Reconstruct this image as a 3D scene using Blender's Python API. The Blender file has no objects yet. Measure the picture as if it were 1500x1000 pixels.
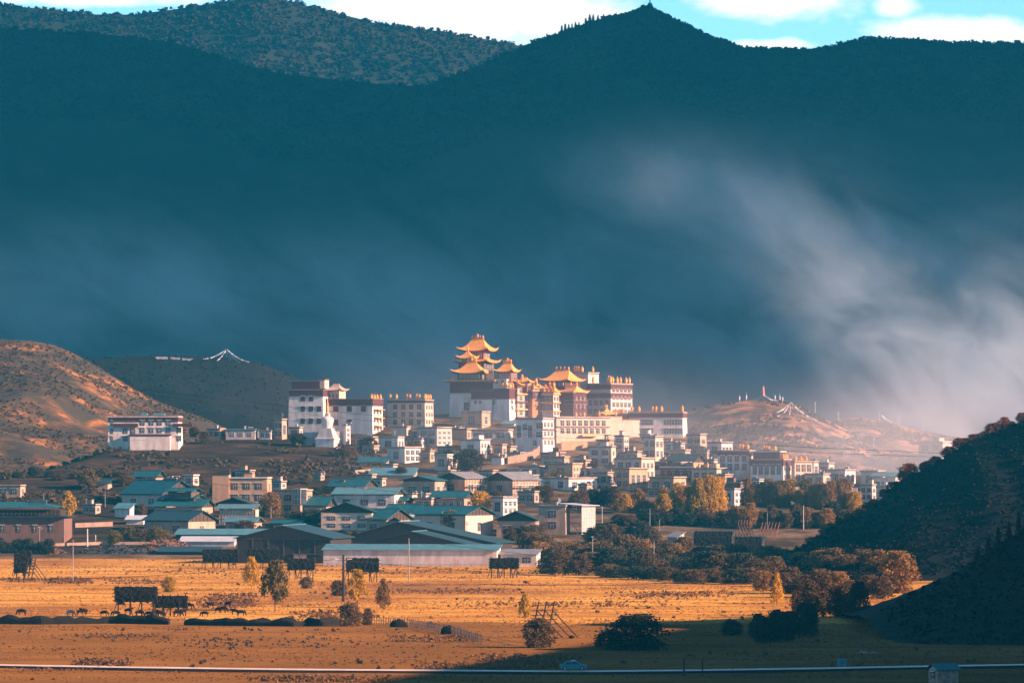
import bpy, math, random
from mathutils import Vector, noise as mnoise
R = math.radians
rng = random.Random(7)
C = bpy.context.scene.collection
scene = bpy.context.scene

# ---------------------------------------------------------------- camera, sky, sun, exposure
F, H, YH = 7083.3, 33.6, 677.0          # focal length in photo pixels, eye height (m), horizon row
cam_d = bpy.data.cameras.new('camera'); cam = bpy.data.objects.new('camera', cam_d); C.objects.link(cam)
cam_d.sensor_width = 36; cam_d.lens = 170; cam_d.shift_y = (YH - 500) / 1500
cam_d.clip_start = 1; cam_d.clip_end = 40000
cam.location = (0, 0, H); cam.rotation_euler = (R(90), 0, 0)
scene.camera = cam

SUN_EL, SUN_AZ = 20.0, -16.0               # azimuth: degrees from +X towards +Y
ce = math.cos(R(SUN_EL))
SUN = Vector((ce * math.cos(R(SUN_AZ)), ce * math.sin(R(SUN_AZ)), math.sin(R(SUN_EL))))
sl = bpy.data.lights.new('sun', 'SUN'); so = bpy.data.objects.new('sun', sl); C.objects.link(so)
sl.energy = 5.0; sl.angle = R(0.5); sl.color = (1.0, 0.61, 0.44)
so.rotation_euler = SUN.to_track_quat('Z', 'Y').to_euler(); so.location = (600, 300, 900)

world = bpy.data.worlds.new('World'); scene.world = world; world.use_nodes = True
nt = world.node_tree; nt.nodes.clear(); N = nt.nodes.new; LK = nt.links.new
sky = N('ShaderNodeTexSky'); sky.sky_type = 'NISHITA'; sky.sun_disc = False
sky.sun_elevation = R(SUN_EL); sky.sun_rotation = R(90 - SUN_AZ); sky.altitude = 3200
sky.air_density = 1.3; sky.dust_density = 0.4; sky.ozone_density = 2.0
tint = N('ShaderNodeMix'); tint.data_type = 'RGBA'; tint.blend_type = 'MULTIPLY'; tint.inputs[0].default_value = 1
LK(sky.outputs[0], tint.inputs[6]); tint.inputs[7].default_value = (0.72, 0.94, 1.10, 1)
tc = N('ShaderNodeTexCoord'); sep = N('ShaderNodeSeparateXYZ'); LK(tc.outputs['Generated'], sep.inputs[0])
def wm(op, a, b=None, c=None, clamp=False):
    n = N('ShaderNodeMath'); n.operation = op; n.use_clamp = clamp
    for i, v in enumerate((a, b, c)):
        if v is None: continue
        if isinstance(v, (int, float)): n.inputs[i].default_value = v
        else: LK(v, n.inputs[i])
    return n.outputs[0]
su = wm('DIVIDE', sep.outputs[0], sep.outputs[1]); sv = wm('DIVIDE', sep.outputs[2], sep.outputs[1])
cmb = N('ShaderNodeCombineXYZ'); LK(su, cmb.inputs[0]); LK(wm('MULTIPLY', sv, 1.7), cmb.inputs[1])
nz = N('ShaderNodeTexNoise'); nz.inputs['Scale'].default_value = 48; nz.inputs['Detail'].default_value = 9; nz.inputs['Roughness'].default_value = 0.62
LK(cmb.outputs[0], nz.inputs['Vector'])
cloud = None
for (px, py, rx, ry, a) in ((690, 15, 260, 62, 1.1), (860, 30, 120, 60, .9), (1110, 4, 150, 28, .95), (1310, 10, 36, 18, .8), (1420, 48, 140, 24, 1.15),
                            (170, 2, 160, 13, .9), (1120, 66, 120, 10, .7), (20, 3, 60, 8, .6)):
    e = wm('ADD', wm('POWER', wm('MULTIPLY', wm('SUBTRACT', su, (px - 750) / F), F / rx), 2), wm('POWER', wm('MULTIPLY', wm('SUBTRACT', sv, (YH - py) / F), F / ry), 2))
    g = wm('MULTIPLY', wm('POWER', 2.718, wm('MULTIPLY', e, -1.0)), a)
    cloud = g if cloud is None else wm('MAXIMUM', cloud, g)
cf = wm('MULTIPLY', wm('SUBTRACT', wm('ADD', cloud, wm('MULTIPLY', wm('SUBTRACT', nz.outputs[0], 0.5), 1.5)), 0.33), 2.4, clamp=True)
cmix = N('ShaderNodeMix'); cmix.data_type = 'RGBA'; LK(cf, cmix.inputs[0]); glow = N('ShaderNodeMix'); glow.data_type = 'RGBA'; glow.blend_type = 'MULTIPLY'; glow.inputs[0].default_value = 1; LK(tint.outputs[2], glow.inputs[6])
band = wm('ADD', wm('MULTIPLY', wm('POWER', 2.718, wm('MULTIPLY', wm('POWER', wm('DIVIDE', wm('SUBTRACT', sv, .09), .05), 2), -1)), wm('MULTIPLY', wm('MULTIPLY', wm('POWER', 2.718, wm('MULTIPLY', wm('POWER', wm('DIVIDE', su, .35), 2), -1)), wm('GREATER_THAN', sep.outputs[1], 0)), .7)), 1.0)
gc = N('ShaderNodeCombineXYZ'); LK(wm('POWER', band, .55), gc.inputs[0]); LK(wm('POWER', band, .8), gc.inputs[1]); LK(band, gc.inputs[2]); LK(gc.outputs[0], glow.inputs[7]); LK(glow.outputs[2], cmix.inputs[6])
crm = N('ShaderNodeMix'); crm.data_type = 'RGBA'; LK(nz.outputs[0], crm.inputs[0]); crm.inputs[6].default_value = (7.0, 6.1, 6.3, 1); crm.inputs[7].default_value = (11.5, 11, 10.7, 1)
LK(crm.outputs[2], cmix.inputs[7])
bg = N('ShaderNodeBackground'); bg.inputs[1].default_value = 0.05; LK(cmix.outputs[2], bg.inputs[0])
wo = N('ShaderNodeOutputWorld'); LK(bg.outputs[0], wo.inputs[0])

vs = scene.view_settings
scene.display_settings.display_device = 'sRGB'
vs.view_transform = 'Standard'; vs.look = 'None'; vs.gamma = 1; vs.exposure = 1.9
cy = scene.cycles
cy.max_bounces = 5; cy.diffuse_bounces = 2; cy.glossy_bounces = 2; cy.transmission_bounces = 2; cy.transparent_max_bounces = 6; cy.volume_bounces = 1
cy.volume_step_rate = 1.0; cy.volume_max_steps = 96; cy.use_denoising = True

# ---------------------------------------------------------------- place on the ground
def P(px, py, D): return Vector(((px - 750) / F * D, D, H - (py - YH) / F * D))
def gD(py): return F * H / (py - YH) if py >= 817 else 1700 + (817 - py) * 2.13
TOPS = [(-2000, 720), (-200, 705), (60, 692), (130, 672), (160, 655), (400, 640), (425, 632), (560, 622), (640, 606), (900, 606), (930, 630), (1000, 634), (1045, 655), (1080, 690), (1320, 700), (3000, 710)]
def lerp_tab(tab, x):
    if x <= tab[0][0]: return tab[0][1]
    for (a, u), (b, v) in zip(tab, tab[1:]):
        if x <= b:
            t = (x - a) / (b - a); return u + (v - u) * t
    return tab[-1][1]
def GZ(x, D):
    if D <= 1700: return 0.0
    px = 750 + x / D * F
    dt = min(D, gD(lerp_tab(TOPS, px)))
    return H - (817 - (dt - 1700) / 2.13 - YH) / F * dt
def G(px, py):                                           # the ground under a photo pixel
    D = gD(py); return P(px, py, D), D, F / D

# ---------------------------------------------------------------- materials
def nodes(m):
    m.use_nodes = True; t = m.node_tree; t.nodes.clear()
    b = t.nodes.new('ShaderNodeBsdfPrincipled'); o = t.nodes.new('ShaderNodeOutputMaterial'); t.links.new(b.outputs[0], o.inputs[0])
    return t, b
def mat(name, c1, c2=None, scale=1.0, rough=.85, stretch=(1, 1, 1), bump=0, lo=.4, hi=.6, metal=0, rand=False, detail=6, spec=.3, third=None, trans=0):
    m = bpy.data.materials.new(name); t, b = nodes(m); L = t.links.new
    b.inputs['Roughness'].default_value = rough; b.inputs['Metallic'].default_value = metal; b.inputs['Specular IOR Level'].default_value = spec
    b.inputs['Base Color'].default_value = (*c1, 1)
    if c2:
        tc = t.nodes.new('ShaderNodeTexCoord'); mp = t.nodes.new('ShaderNodeMapping'); mp.inputs['Scale'].default_value = stretch
        L(tc.outputs['Object'], mp.inputs[0]); nz = t.nodes.new('ShaderNodeTexNoise'); nz.inputs['Scale'].default_value = scale; nz.inputs['Detail'].default_value = detail
        nz.inputs['Roughness'].default_value = .62
        L(mp.outputs[0], nz.inputs['Vector']); cr = t.nodes.new('ShaderNodeValToRGB')
        cr.color_ramp.elements[0].position = lo; cr.color_ramp.elements[1].position = hi
        cr.color_ramp.elements[0].color = (*c1, 1); cr.color_ramp.elements[1].color = (*c2, 1)
        if third: e = cr.color_ramp.elements.new((lo + hi) / 2); e.color = (*third, 1)
        src = cr.outputs[0]; L(nz.outputs[0], cr.inputs[0])
        if rand:
            oi = t.nodes.new('ShaderNodeObjectInfo'); mx = t.nodes.new('ShaderNodeMix'); mx.data_type = 'RGBA'; mx.blend_type = 'MULTIPLY'; mx.inputs[0].default_value = 1
            rr = t.nodes.new('ShaderNodeValToRGB'); rr.color_ramp.elements[0].color = (.62, .66, .7, 1); rr.color_ramp.elements[1].color = (1.15, 1.1, 1.0, 1)
            L(oi.outputs['Random'], rr.inputs[0]); L(src, mx.inputs[6]); L(rr.outputs[0], mx.inputs[7]); src = mx.outputs[2]
        L(src, b.inputs['Base Color'])
        if bump:
            bp = t.nodes.new('ShaderNodeBump'); bp.inputs['Strength'].default_value = bump; bp.inputs['Distance'].default_value = .3
            L(nz.outputs[0], bp.inputs['Height']); L(bp.outputs[0], b.inputs['Normal'])
        if trans:
            tr = t.nodes.new('ShaderNodeBsdfTranslucent'); L(src, tr.inputs[0]); ms = t.nodes.new('ShaderNodeMixShader'); ms.inputs[0].default_value = trans
            o = [n for n in t.nodes if n.type == 'OUTPUT_MATERIAL'][0]
            L(b.outputs[0], ms.inputs[1]); L(tr.outputs[0], ms.inputs[2]); L(ms.outputs[0], o.inputs[0])
    return m
def corrugated(name, c1, c2, rough=.6):
    m = mat(name, c1, c2, .35, rough, (1, 1, 1), 0, .35, .7, spec=.5); t = m.node_tree; b = [n for n in t.nodes if n.type == 'BSDF_PRINCIPLED'][0]; b.inputs['Specular IOR Level'].default_value = .3
    w = t.nodes.new('ShaderNodeTexWave'); w.inputs['Scale'].default_value = .9; w.inputs['Distortion'].default_value = .3
    tc = t.nodes.new('ShaderNodeTexCoord'); t.links.new(tc.outputs['Object'], w.inputs['Vector'])
    bp = t.nodes.new('ShaderNodeBump'); bp.inputs['Strength'].default_value = .5; bp.inputs['Distance'].default_value = .12
    t.links.new(w.outputs[1], bp.inputs['Height']); t.links.new(bp.outputs[0], b.inputs['Normal'])
    return m
M = {
 'white': mat('whitewash', (.74, .64, .58), (.54, .44, .39), .35, .9, (1, 1, .35), .1),
 'cream': mat('cream_plaster', (.62, .46, .36), (.52, .37, .28), .4, .9, (1, 1, .35), .1),
 'ochre': mat('ochre_plaster', (.56, .32, .19), (.46, .26, .155), .4, .9, (1, 1, .4), .1),
 'tan': mat('tan_mud_wall', (.46, .31, .225), (.36, .235, .17), .5, .95, (1, 1, .4), .15),
 'brown': mat('brown_wall', (.20, .105, .08), (.14, .08, .065), .5, .9, (1, 1, .4), .1),
 'grey': mat('grey_render', (.50, .43, .40), (.40, .345, .325), .4, .9, (1, 1, .35), .1),
 'orange': mat('orange_wall', (.55, .2, .09), (.45, .16, .07), .5, .9),
 'maroon': mat('maroon_frieze', (.105, .035, .038), (.065, .024, .03), 1.2, .95, (1, 1, 2), .2),
 'dark': mat('dark_timber', (.045, .033, .03), (.028, .022, .022), 1.5, .85),
 'attic': mat('attic_shadow_boards', (.05, .038, .034), (.085, .06, .05), 2.5, .9, (3, 3, .3)),  # dark boards painted as the shade inside open gables
 'timber': mat('weathered_timber', (.13, .085, .06), (.08, .055, .045), 3, .9, (1, 1, .2)),
 'trim': mat('pale_trim', (.62, .56, .52), (.5, .45, .42), 1, .8),
 'redtrim': mat('red_painted_wood', (.22, .06, .045), (.16, .05, .04), 1.5, .7),
 'glass': mat('window_glass', (.03, .04, .052), (.055, .07, .085), .6, .15, spec=.5),
 'curtain': mat('brown_curtain', (.16, .055, .05), (.11, .04, .04), 2, .8),
 'teal': corrugated('teal_metal_roof', (.012, .085, .095), (.022, .13, .14)),
 'tealdark': corrugated('dark_teal_roof', (.018, .05, .056), (.03, .07, .078)),
 'tealpale': corrugated('pale_teal_roof', (.07, .19, .205), (.12, .26, .275)),
 'greyroof': corrugated('grey_metal_roof', (.2, .2, .2), (.3, .28, .27), .5),
 'whiteroof': corrugated('white_metal_roof', (.62, .6, .58), (.5, .5, .5), .45),
 'earthroof': mat('earth_roof', (.32, .25, .21), (.42, .36, .32), .4, .95),
 'gold': mat('gilded_copper', (1.0, .40, .08), (.85, .30, .06), 1.0, .5, metal=.15, spec=.5),
 'stone': mat('rough_stone', (.36, .25, .18), (.18, .125, .10), 1.2, .95, (1, 1, 1.4), .4),
 'metal': mat('galvanised_steel', (.38, .38, .38), (.28, .28, .29), 2, .5, metal=.3),
 'concrete': mat('concrete_pole', (.34, .32, .30), (.26, .24, .23), 2, .9),
 'wire': mat('black_cable', (.02, .02, .022), (.028, .028, .03), 1, .8),
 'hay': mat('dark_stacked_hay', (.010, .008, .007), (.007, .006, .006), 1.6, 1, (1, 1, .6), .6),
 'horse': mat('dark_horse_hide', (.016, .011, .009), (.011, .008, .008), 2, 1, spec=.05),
 'paleh': mat('pale_horse_hide', (.36, .31, .27), (.28, .24, .2), 2, .8),
 'dung': mat('dark_clod', (.04, .028, .022), (.025, .019, .017), 3, 1),
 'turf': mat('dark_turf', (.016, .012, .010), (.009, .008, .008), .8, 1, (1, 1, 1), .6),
 'flag': mat('prayer_flag_cloth', (.55, .50, .48), (.34, .29, .31), .5, .9, lo=.35, hi=.65, third=(.6, .6, .66)),
 'flagred': mat('red_flag_cloth', (.5, .13, .11), (.6, .3, .25), .8, .9),
 'rust': mat('rusty_rubble', (.3, .12, .07), (.12, .07, .055), .8, .95, bump=.4),
 'rock': mat('dark_rubble', (.045, .04, .045), (.09, .08, .08), .9, .95, lo=.45, hi=.75),
 'carpaint': mat('turquoise_car_paint', (.012, .19, .22), (.015, .2, .23), 1, .45, spec=.3),
 'rubber': mat('tyre_rubber', (.015, .015, .016), (.02, .02, .02), 1, .8),
 'bluesign': mat('blue_sign_paint', (.03, .2, .26), (.035, .22, .27), 1, .5),
 'track': mat('pale_gravel_road', (.72, .56, .46), (.58, .43, .34), .3, .95, (1, 1, 1), .1),
}
LEAF = {
 'gold': mat('golden_leaves', (.60, .36, .04), (.44, .24, .03), .8, .8, rand=True, trans=.35),
 'ochre': mat('ochre_leaves', (.34, .185, .055), (.21, .115, .036), .8, .8, rand=True, trans=.3),
 'brown': mat('brown_leaves', (.165, .10, .044), (.10, .06, .03), .8, .85, rand=True, trans=.25),
 'dark': mat('dark_green_leaves', (.03, .036, .024), (.05, .05, .028), .8, .8, rand=True, trans=.15),
 'olive': mat('olive_leaves', (.22, .15, .035), (.13, .1, .03), .8, .8, rand=True, trans=.3),
 'red': mat('russet_leaves', (.26, .075, .03), (.17, .06, .03), .8, .8, rand=True, trans=.3),
}
M['bark'] = mat('bark', (.1, .07, .055), (.06, .045, .04), 3, .9)

# ---------------------------------------------------------------- mesh helpers
class MB:
    def __init__(s, fr=None): s.v = []; s.f = []; s.m = []; s.fr = fr; s.mi = 0
    def add(s, vs, fs):
        o = len(s.v); s.v += [tuple(s.fr(*p)) if s.fr else tuple(p) for p in vs]
        for f in fs: s.f.append(tuple(i + o for i in f)); s.m.append(s.mi)
    def box(s, x0, x1, y0, y1, z0, z1, t=0.0, tx=None):
        a = t; b = t if tx is None else tx
        s.add([(x0, y0, z0), (x1, y0, z0), (x1, y1, z0), (x0, y1, z0), (x0 + b, y0 + a, z1), (x1 - b, y0 + a, z1), (x1 - b, y1 - a, z1), (x0 + b, y1 - a, z1)],
              [(0, 3, 2, 1), (4, 5, 6, 7), (0, 1, 5, 4), (1, 2, 6, 5), (2, 3, 7, 6), (3, 0, 4, 7)])
    def tube(s, pts, r, n=5, r1=None):
        pts = [Vector(p) for p in pts]; k = len(pts); vs = []; fs = []
        for i, p in enumerate(pts):
            d = (pts[min(i + 1, k - 1)] - pts[max(i - 1, 0)]).normalized()
            a = d.cross(Vector((0, 0, 1)));  a = a if a.length > 1e-3 else Vector((1, 0, 0)); a.normalize(); b = d.cross(a)
            q = r if r1 is None else r + (r1 - r) * i / max(k - 1, 1)
            for j in range(n):
                w = 2 * math.pi * j / n; vs.append(p + (a * math.cos(w) + b * math.sin(w)) * q)
        for i in range(k - 1):
            for j in range(n): fs.append((i * n + j, i * n + (j + 1) % n, (i + 1) * n + (j + 1) % n, (i + 1) * n + j))
        fs.append(tuple(range(n))[::-1]); fs.append(tuple(range((k - 1) * n, k * n))); s.add(vs, fs)
    def lathe(s, prof, c=(0, 0, 0), n=10, sq=False):
        vs = []; fs = []; k = len(prof); n = 4 if sq else n
        for r, z in prof:
            for j in range(n):
                w = 2 * math.pi * (j + (.5 if sq else 0)) / n; q = r * (1.4142 if sq else 1); vs.append((c[0] + q * math.cos(w), c[1] + q * math.sin(w), c[2] + z))
        for i in range(k - 1):
            for j in range(n): fs.append((i * n + j, i * n + (j + 1) % n, (i + 1) * n + (j + 1) % n, (i + 1) * n + j))
        fs.append(tuple(range(n))[::-1]); fs.append(tuple(range((k - 1) * n, k * n))); s.add(vs, fs)
    def build(s, name, mats, parent=None, smooth=False, origin=None):
        me = bpy.data.meshes.new(name); vs = s.v
        if origin is not None: vs = [(a - origin[0], b - origin[1], c - origin[2]) for a, b, c in vs]
        me.from_pydata(vs, [], s.f); me.update()
        for m in (mats if isinstance(mats, (list, tuple)) else [mats]): me.materials.append(m)
        me.polygons.foreach_set('material_index', s.m)
        if smooth: me.polygons.foreach_set('use_smooth', [True] * len(s.f))
        return link(name, me, parent)
def link(name, me, parent=None):
    o = bpy.data.objects.new(name, me); C.objects.link(o)
    if parent: o.parent = parent
    return o
def thing(name, label, cat, loc, group=None):
    o = bpy.data.objects.new(name, None); C.objects.link(o); o.location = loc; o.empty_display_size = 1
    return tag(o, label, cat, group)
def tag(o, label, cat, group=None, kind=None):
    o['label'] = label; o['category'] = cat
    if group: o['group'] = group
    if kind: o['kind'] = kind
    return o
def structure(o, kind='structure'): o['kind'] = kind; return o
def sub(a, b): return a - b
ORD = ['first', 'second', 'third', 'fourth', 'fifth', 'sixth', 'seventh', 'eighth', 'ninth', 'tenth', 'eleventh', 'twelfth', 'thirteenth', 'fourteenth', 'fifteenth',
       'sixteenth', 'seventeenth', 'eighteenth', 'nineteenth', 'twentieth', 'twenty-first', 'twenty-second', 'twenty-third', 'twenty-fourth', 'twenty-fifth', 'twenty-sixth',
       'twenty-seventh', 'twenty-eighth', 'twenty-ninth', 'thirtieth']
def fbm(x, y, z=0, o=4):
    return mnoise.fractal(Vector((x, y, z)), 0.9, 2.1, o)
# ---------------------------------------------------------------- the setting: ground, hills, mountains, road
def axis(segs):
    out = []
    for a, b, st in segs:
        v = a
        while v < b - 1e-6: out.append(v); v += st
    out.append(segs[-1][1]); return out
def heightfield(name, xs, ys, zf, m, zone=None):
    vs = [(x, y, zf(x, y)) for y in ys for x in xs]; w = len(xs)
    fs = [(j * w + i, j * w + i + 1, (j + 1) * w + i + 1, (j + 1) * w + i) for j in range(len(ys) - 1) for i in range(w - 1)]
    me = bpy.data.meshes.new(name); me.from_pydata(vs, [], fs); me.update(); me.materials.append(m)
    me.polygons.foreach_set('use_smooth', [True] * len(fs))
    if zone:
        at = me.color_attributes.new('zone', 'FLOAT_COLOR', 'POINT'); buf = []
        for v in vs: buf += [*zone(v[0], v[1]), 1.0]
        at.data.foreach_set('color', buf)
    return structure(link(name, me))
def sstep(a, b, x):
    t = min(max((x - a) / (b - a), 0), 1); return t * t * (3 - 2 * t)

def ground_material():
    m = bpy.data.materials.new('dry_valley_ground'); t, b = nodes(m); L = t.links.new
    b.inputs['Roughness'].default_value = 1; b.inputs['Specular IOR Level'].default_value = 0
    b.inputs['Sheen Weight'].default_value = 0; b.inputs['Sheen Roughness'].default_value = .6; b.inputs['Sheen Tint'].default_value = (1, .5, .14, 1)
    tc = t.nodes.new('ShaderNodeTexCoord')
    def noise(sc, st, det=6):
        mp = t.nodes.new('ShaderNodeMapping'); mp.inputs['Scale'].default_value = st; L(tc.outputs['Object'], mp.inputs[0])
        n = t.nodes.new('ShaderNodeTexNoise'); n.inputs['Scale'].default_value = sc; n.inputs['Detail'].default_value = det; n.inputs['Roughness'].default_value = .65
        L(mp.outputs[0], n.inputs['Vector']); return n.outputs[0]
    def ramp(src, stops):
        r = t.nodes.new('ShaderNodeValToRGB'); e = r.color_ramp.elements
        e[0].position, e[0].color = stops[0][0], (*stops[0][1], 1); e[1].position, e[1].color = stops[-1][0], (*stops[-1][1], 1)
        for p, c in stops[1:-1]: q = e.new(p); q.color = (*c, 1)
        L(src, r.inputs[0]); return r.outputs[0]
    def mix(f, a, c, bt='MIX'):
        n = t.nodes.new('ShaderNodeMix'); n.data_type = 'RGBA'; n.blend_type = bt
        if isinstance(f, float): n.inputs[0].default_value = f
        else: L(f, n.inputs[0])
        L(a, n.inputs[6]); L(c, n.inputs[7]); return n.outputs[2]
    big = noise(.012, (1, .55, 1)); fine = noise(.35, (.5, 1, 1))
    field = ramp(big, [(.33, (.15, .075, .045)), (.41, (.30, .135, .045)), (.48, (.52, .26, .055)), (.66, (.74, .41, .085))])
    fleck = ramp(fine, [(.33, (.38, .34, .36)), (.47, (.86, .82, .8)), (.62, (1.12, 1.1, 1.0))])
    drift = ramp(noise(.05, (.45, 1.3, 1)), [(.36, (.42, .36, .44)), (.46, (.74, .68, .74)), (.55, (1, 1, 1))]); field = mix(1.0, field, fleck, 'MULTIPLY'); field = mix(1.0, field, drift, 'MULTIPLY')
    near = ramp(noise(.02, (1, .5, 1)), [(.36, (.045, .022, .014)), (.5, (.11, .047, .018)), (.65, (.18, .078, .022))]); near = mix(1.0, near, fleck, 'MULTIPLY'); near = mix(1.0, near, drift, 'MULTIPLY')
    vil = ramp(noise(.06, (1, 1, 1)), [(.36, (.05, .038, .026)), (.48, (.12, .078, .047)), (.64, (.25, .165, .105))])
    scrub = ramp(noise(.09, (.5, 1, 1)), [(.4, (.030, .025, .019)), (.54, (.06, .04, .027)), (.7, (.13, .075, .042))])  # scrub tone, darkened for the shade on the slope below the white block
    at = t.nodes.new('ShaderNodeAttribute'); at.attribute_name = 'zone'; sp = t.nodes.new('ShaderNodeSeparateColor'); L(at.outputs['Color'], sp.inputs[0])
    sh = t.nodes.new('ShaderNodeMath'); sh.operation = 'MULTIPLY_ADD'; L(sp.outputs[0], sh.inputs[0]); sh.inputs[1].default_value = -.12; sh.inputs[2].default_value = .12; L(sh.outputs[0], b.inputs['Sheen Weight'])
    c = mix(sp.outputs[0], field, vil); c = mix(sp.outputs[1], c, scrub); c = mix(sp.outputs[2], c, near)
    L(c, b.inputs['Base Color'])
    bp = t.nodes.new('ShaderNodeBump'); bp.inputs['Strength'].default_value = .8; bp.inputs['Distance'].default_value = .5
    L(fine, bp.inputs['Height']); L(bp.outputs[0], b.inputs['Normal'])
    return m
def ground_zone(x, D):
    px = 750 + x / max(D, 50) * F
    v = sstep(1675, 1705, D + 18 * fbm(x * .02, D * .02))
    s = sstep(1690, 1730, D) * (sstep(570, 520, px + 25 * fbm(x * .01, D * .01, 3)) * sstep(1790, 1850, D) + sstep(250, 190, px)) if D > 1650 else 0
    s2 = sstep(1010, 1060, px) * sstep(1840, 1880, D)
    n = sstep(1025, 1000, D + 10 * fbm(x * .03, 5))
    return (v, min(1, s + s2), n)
def ground_z(x, y):
    if y < 600: return 0.0
    z = GZ(x, y)
    return z + (.12 * fbm(x * .03, y * .03) if y < 1700 else .5 * fbm(x * .03, y * .03) * sstep(1700, 1780, y))
gx = axis([(-7000, -1500, 500), (-1500, -400, 60), (-400, 400, 5), (400, 1500, 60), (1500, 7000, 500)])
gy = axis([(-900, 600, 150), (600, 1690, 8), (1690, 2300, 6), (2300, 2700, 40), (2700, 8400, 300)])
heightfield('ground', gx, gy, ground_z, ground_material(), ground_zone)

def hill_material(name, grass, grass2, scrub, sc, lo=.44, hi=.56):
    m = mat(name, scrub, grass, sc, 1, (1, 1, 1), .5, lo, hi, spec=.1, third=grass2, detail=8); return m
def ridge(name, crest, Dc, Db, Df, zb, m, x0=None, x1=None, nx=160, ny=48, amp=1.0, fr=.02, prof=1.0, sharp=.5, base=None):
    """crest: silhouette (photo px) standing at distance Dc; front foot at Db, back foot at Df"""
    xa = (crest[0][0] - 750) / F * Dc; xb = (crest[-1][0] - 750) / F * Dc
    xs = [xa + (xb - xa) * i / nx for i in range(nx + 1)]
    ys = [Db + (Dc - Db) * j / ny for j in range(ny)] + [Dc + (Df - Dc) * j / (ny // 2) for j in range(ny // 2 + 1)]
    def zf(x, y):
        px = 750 + x / Dc * F; zc = H - (lerp_tab(crest, px) - YH) / F * Dc
        t = (y - Db) / (Dc - Db) if y <= Dc else (Df - y) / (Df - Dc)
        b0 = zb if base is None else base(px)
        k = t ** prof
        k = k + sharp * 0
        w = 4 * t * (1 - t)
        return b0 + (zc - b0) * k + amp * fbm(x * fr, y * fr, Dc * .01, 5) * (.1 + w) * min(1, t * 4) - (3 if t <= 0 else 0)
    o = heightfield(name, xs, ys, zf, m); o['zf'] = 0; del o['zf']
    return o, zf

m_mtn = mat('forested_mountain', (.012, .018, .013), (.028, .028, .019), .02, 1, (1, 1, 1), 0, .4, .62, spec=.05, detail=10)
CR_FRONT = [(-700, 20), (-300, 20), (0, 42), (120, 50), (250, 62), (400, 106), (560, 121), (620, 125), (700, 97), (765, 68), (800, 56), (840, 44), (880, 29), (920, 23), (940, 15), (950, 13), (960, 17), (975, 26), (1000, 38), (1040, 55), (1085, 71), (1150, 72), (1190, 75), (1230, 66), (1270, 56), (1330, 58), (1400, 63), (1500, 65), (1800, 40), (2300, 80)]
CR_BACK = [(-700, -60), (-300, -20), (0, 7), (60, 14), (130, 20), (200, 20), (260, 12), (330, 2), (380, -6), (430, 2), (490, 19), (560, 38), (640, 45), (700, 55), (755, 66), (820, 90), (950, 140), (1100, 200)]
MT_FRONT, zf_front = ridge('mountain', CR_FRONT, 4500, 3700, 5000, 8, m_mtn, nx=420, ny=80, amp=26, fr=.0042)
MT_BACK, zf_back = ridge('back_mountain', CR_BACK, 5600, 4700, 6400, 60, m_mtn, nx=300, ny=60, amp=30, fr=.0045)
structure(heightfield('shade_mountain', axis([(1050, 2900, 50)]), axis([(2050, 5000, 60)]),  # unseen mountain added to keep the main slope in shade
    lambda x, y: (1500 * math.exp(-((x - 1900) / 400) ** 2) * sstep(2150, 2550, y) * sstep(4750, 4050, y)) + 20 * fbm(x * .004, y * .004) - 2, m_mtn))

hm = hill_material('dry_hill_grass', (.44, .18, .05), (.13, .07, .035), (.055, .045, .032), .05, .48, .68)
CR_LEFT = [(-420, 470), (-200, 485), (0, 496), (50, 500), (80, 506), (110, 519), (140, 535), (170, 553), (200, 572), (230, 588), (260, 599), (300, 612), (330, 626), (380, 650)]
HL, zf_left = ridge('hill', CR_LEFT, 2420, 2040, 2800, 20, hm, nx=120, ny=60, amp=3.5, fr=.03, prof=.9)
hm2 = hill_material('shaded_scrub_hill', (.012, .012, .010), (.010, .010, .009), (.007, .008, .008), .03)  # colours darkened to stand for the shadow lying on this hill
CR_L2 = [(60, 530), (180, 522), (260, 520), (330, 524), (380, 532), (430, 552), (480, 575), (540, 600), (640, 640)]
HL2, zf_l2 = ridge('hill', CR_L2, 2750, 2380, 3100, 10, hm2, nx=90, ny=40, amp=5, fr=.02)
hm3 = hill_material('knoll_grass', (.44, .20, .09), (.2, .10, .06), (.045, .036, .03), .05, .44, .62)
CR_K = [(900, 650), (960, 622), (1004, 604), (1050, 592), (1085, 587), (1120, 584), (1145, 587), (1170, 594), (1203, 611), (1225, 622), (1250, 634), (1300, 660)]
HK, zf_k = ridge('knoll', CR_K, 2420, 2130, 2650, 22, hm3, nx=150, ny=70, amp=2.8, fr=.05, prof=.9)
CR_K2 = [(1120, 655), (1200, 622), (1228, 613), (1260, 611), (1295, 616), (1340, 628), (1400, 640), (1470, 655), (1560, 662), (1700, 668)]
HK2, zf_k2 = ridge('knoll', CR_K2, 2500, 2160, 2760, 22, hm3, nx=110, ny=50, amp=2.6, fr=.04, prof=.9)
HK.name = 'knoll'; HK2.name = 'low_hill'; HL2.name = 'shaded_scrub_hill'; HL.name = 'dry_hill'
hm4 = hill_material('shaded_hill_scrub', (.010, .009, .008), (.009, .009, .008), (.007, .008, .007), .12)  # near-black tone gives these hills shade where the sun still skims
CR_A = [(1090, 830), (1180, 800), (1215, 776), (1265, 750), (1290, 731), (1320, 702), (1345, 691), (1390, 667), (1420, 646), (1460, 634), (1500, 614), (1600, 590), (1800, 600), (2100, 640)]
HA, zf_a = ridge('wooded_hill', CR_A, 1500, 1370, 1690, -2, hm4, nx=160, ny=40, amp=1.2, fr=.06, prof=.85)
CR_B = [(1270, 905), (1330, 872), (1400, 838), (1440, 812), (1500, 775), (1600, 690), (1800, 560), (2200, 430), (2700, 420), (3400, 560)]
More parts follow.
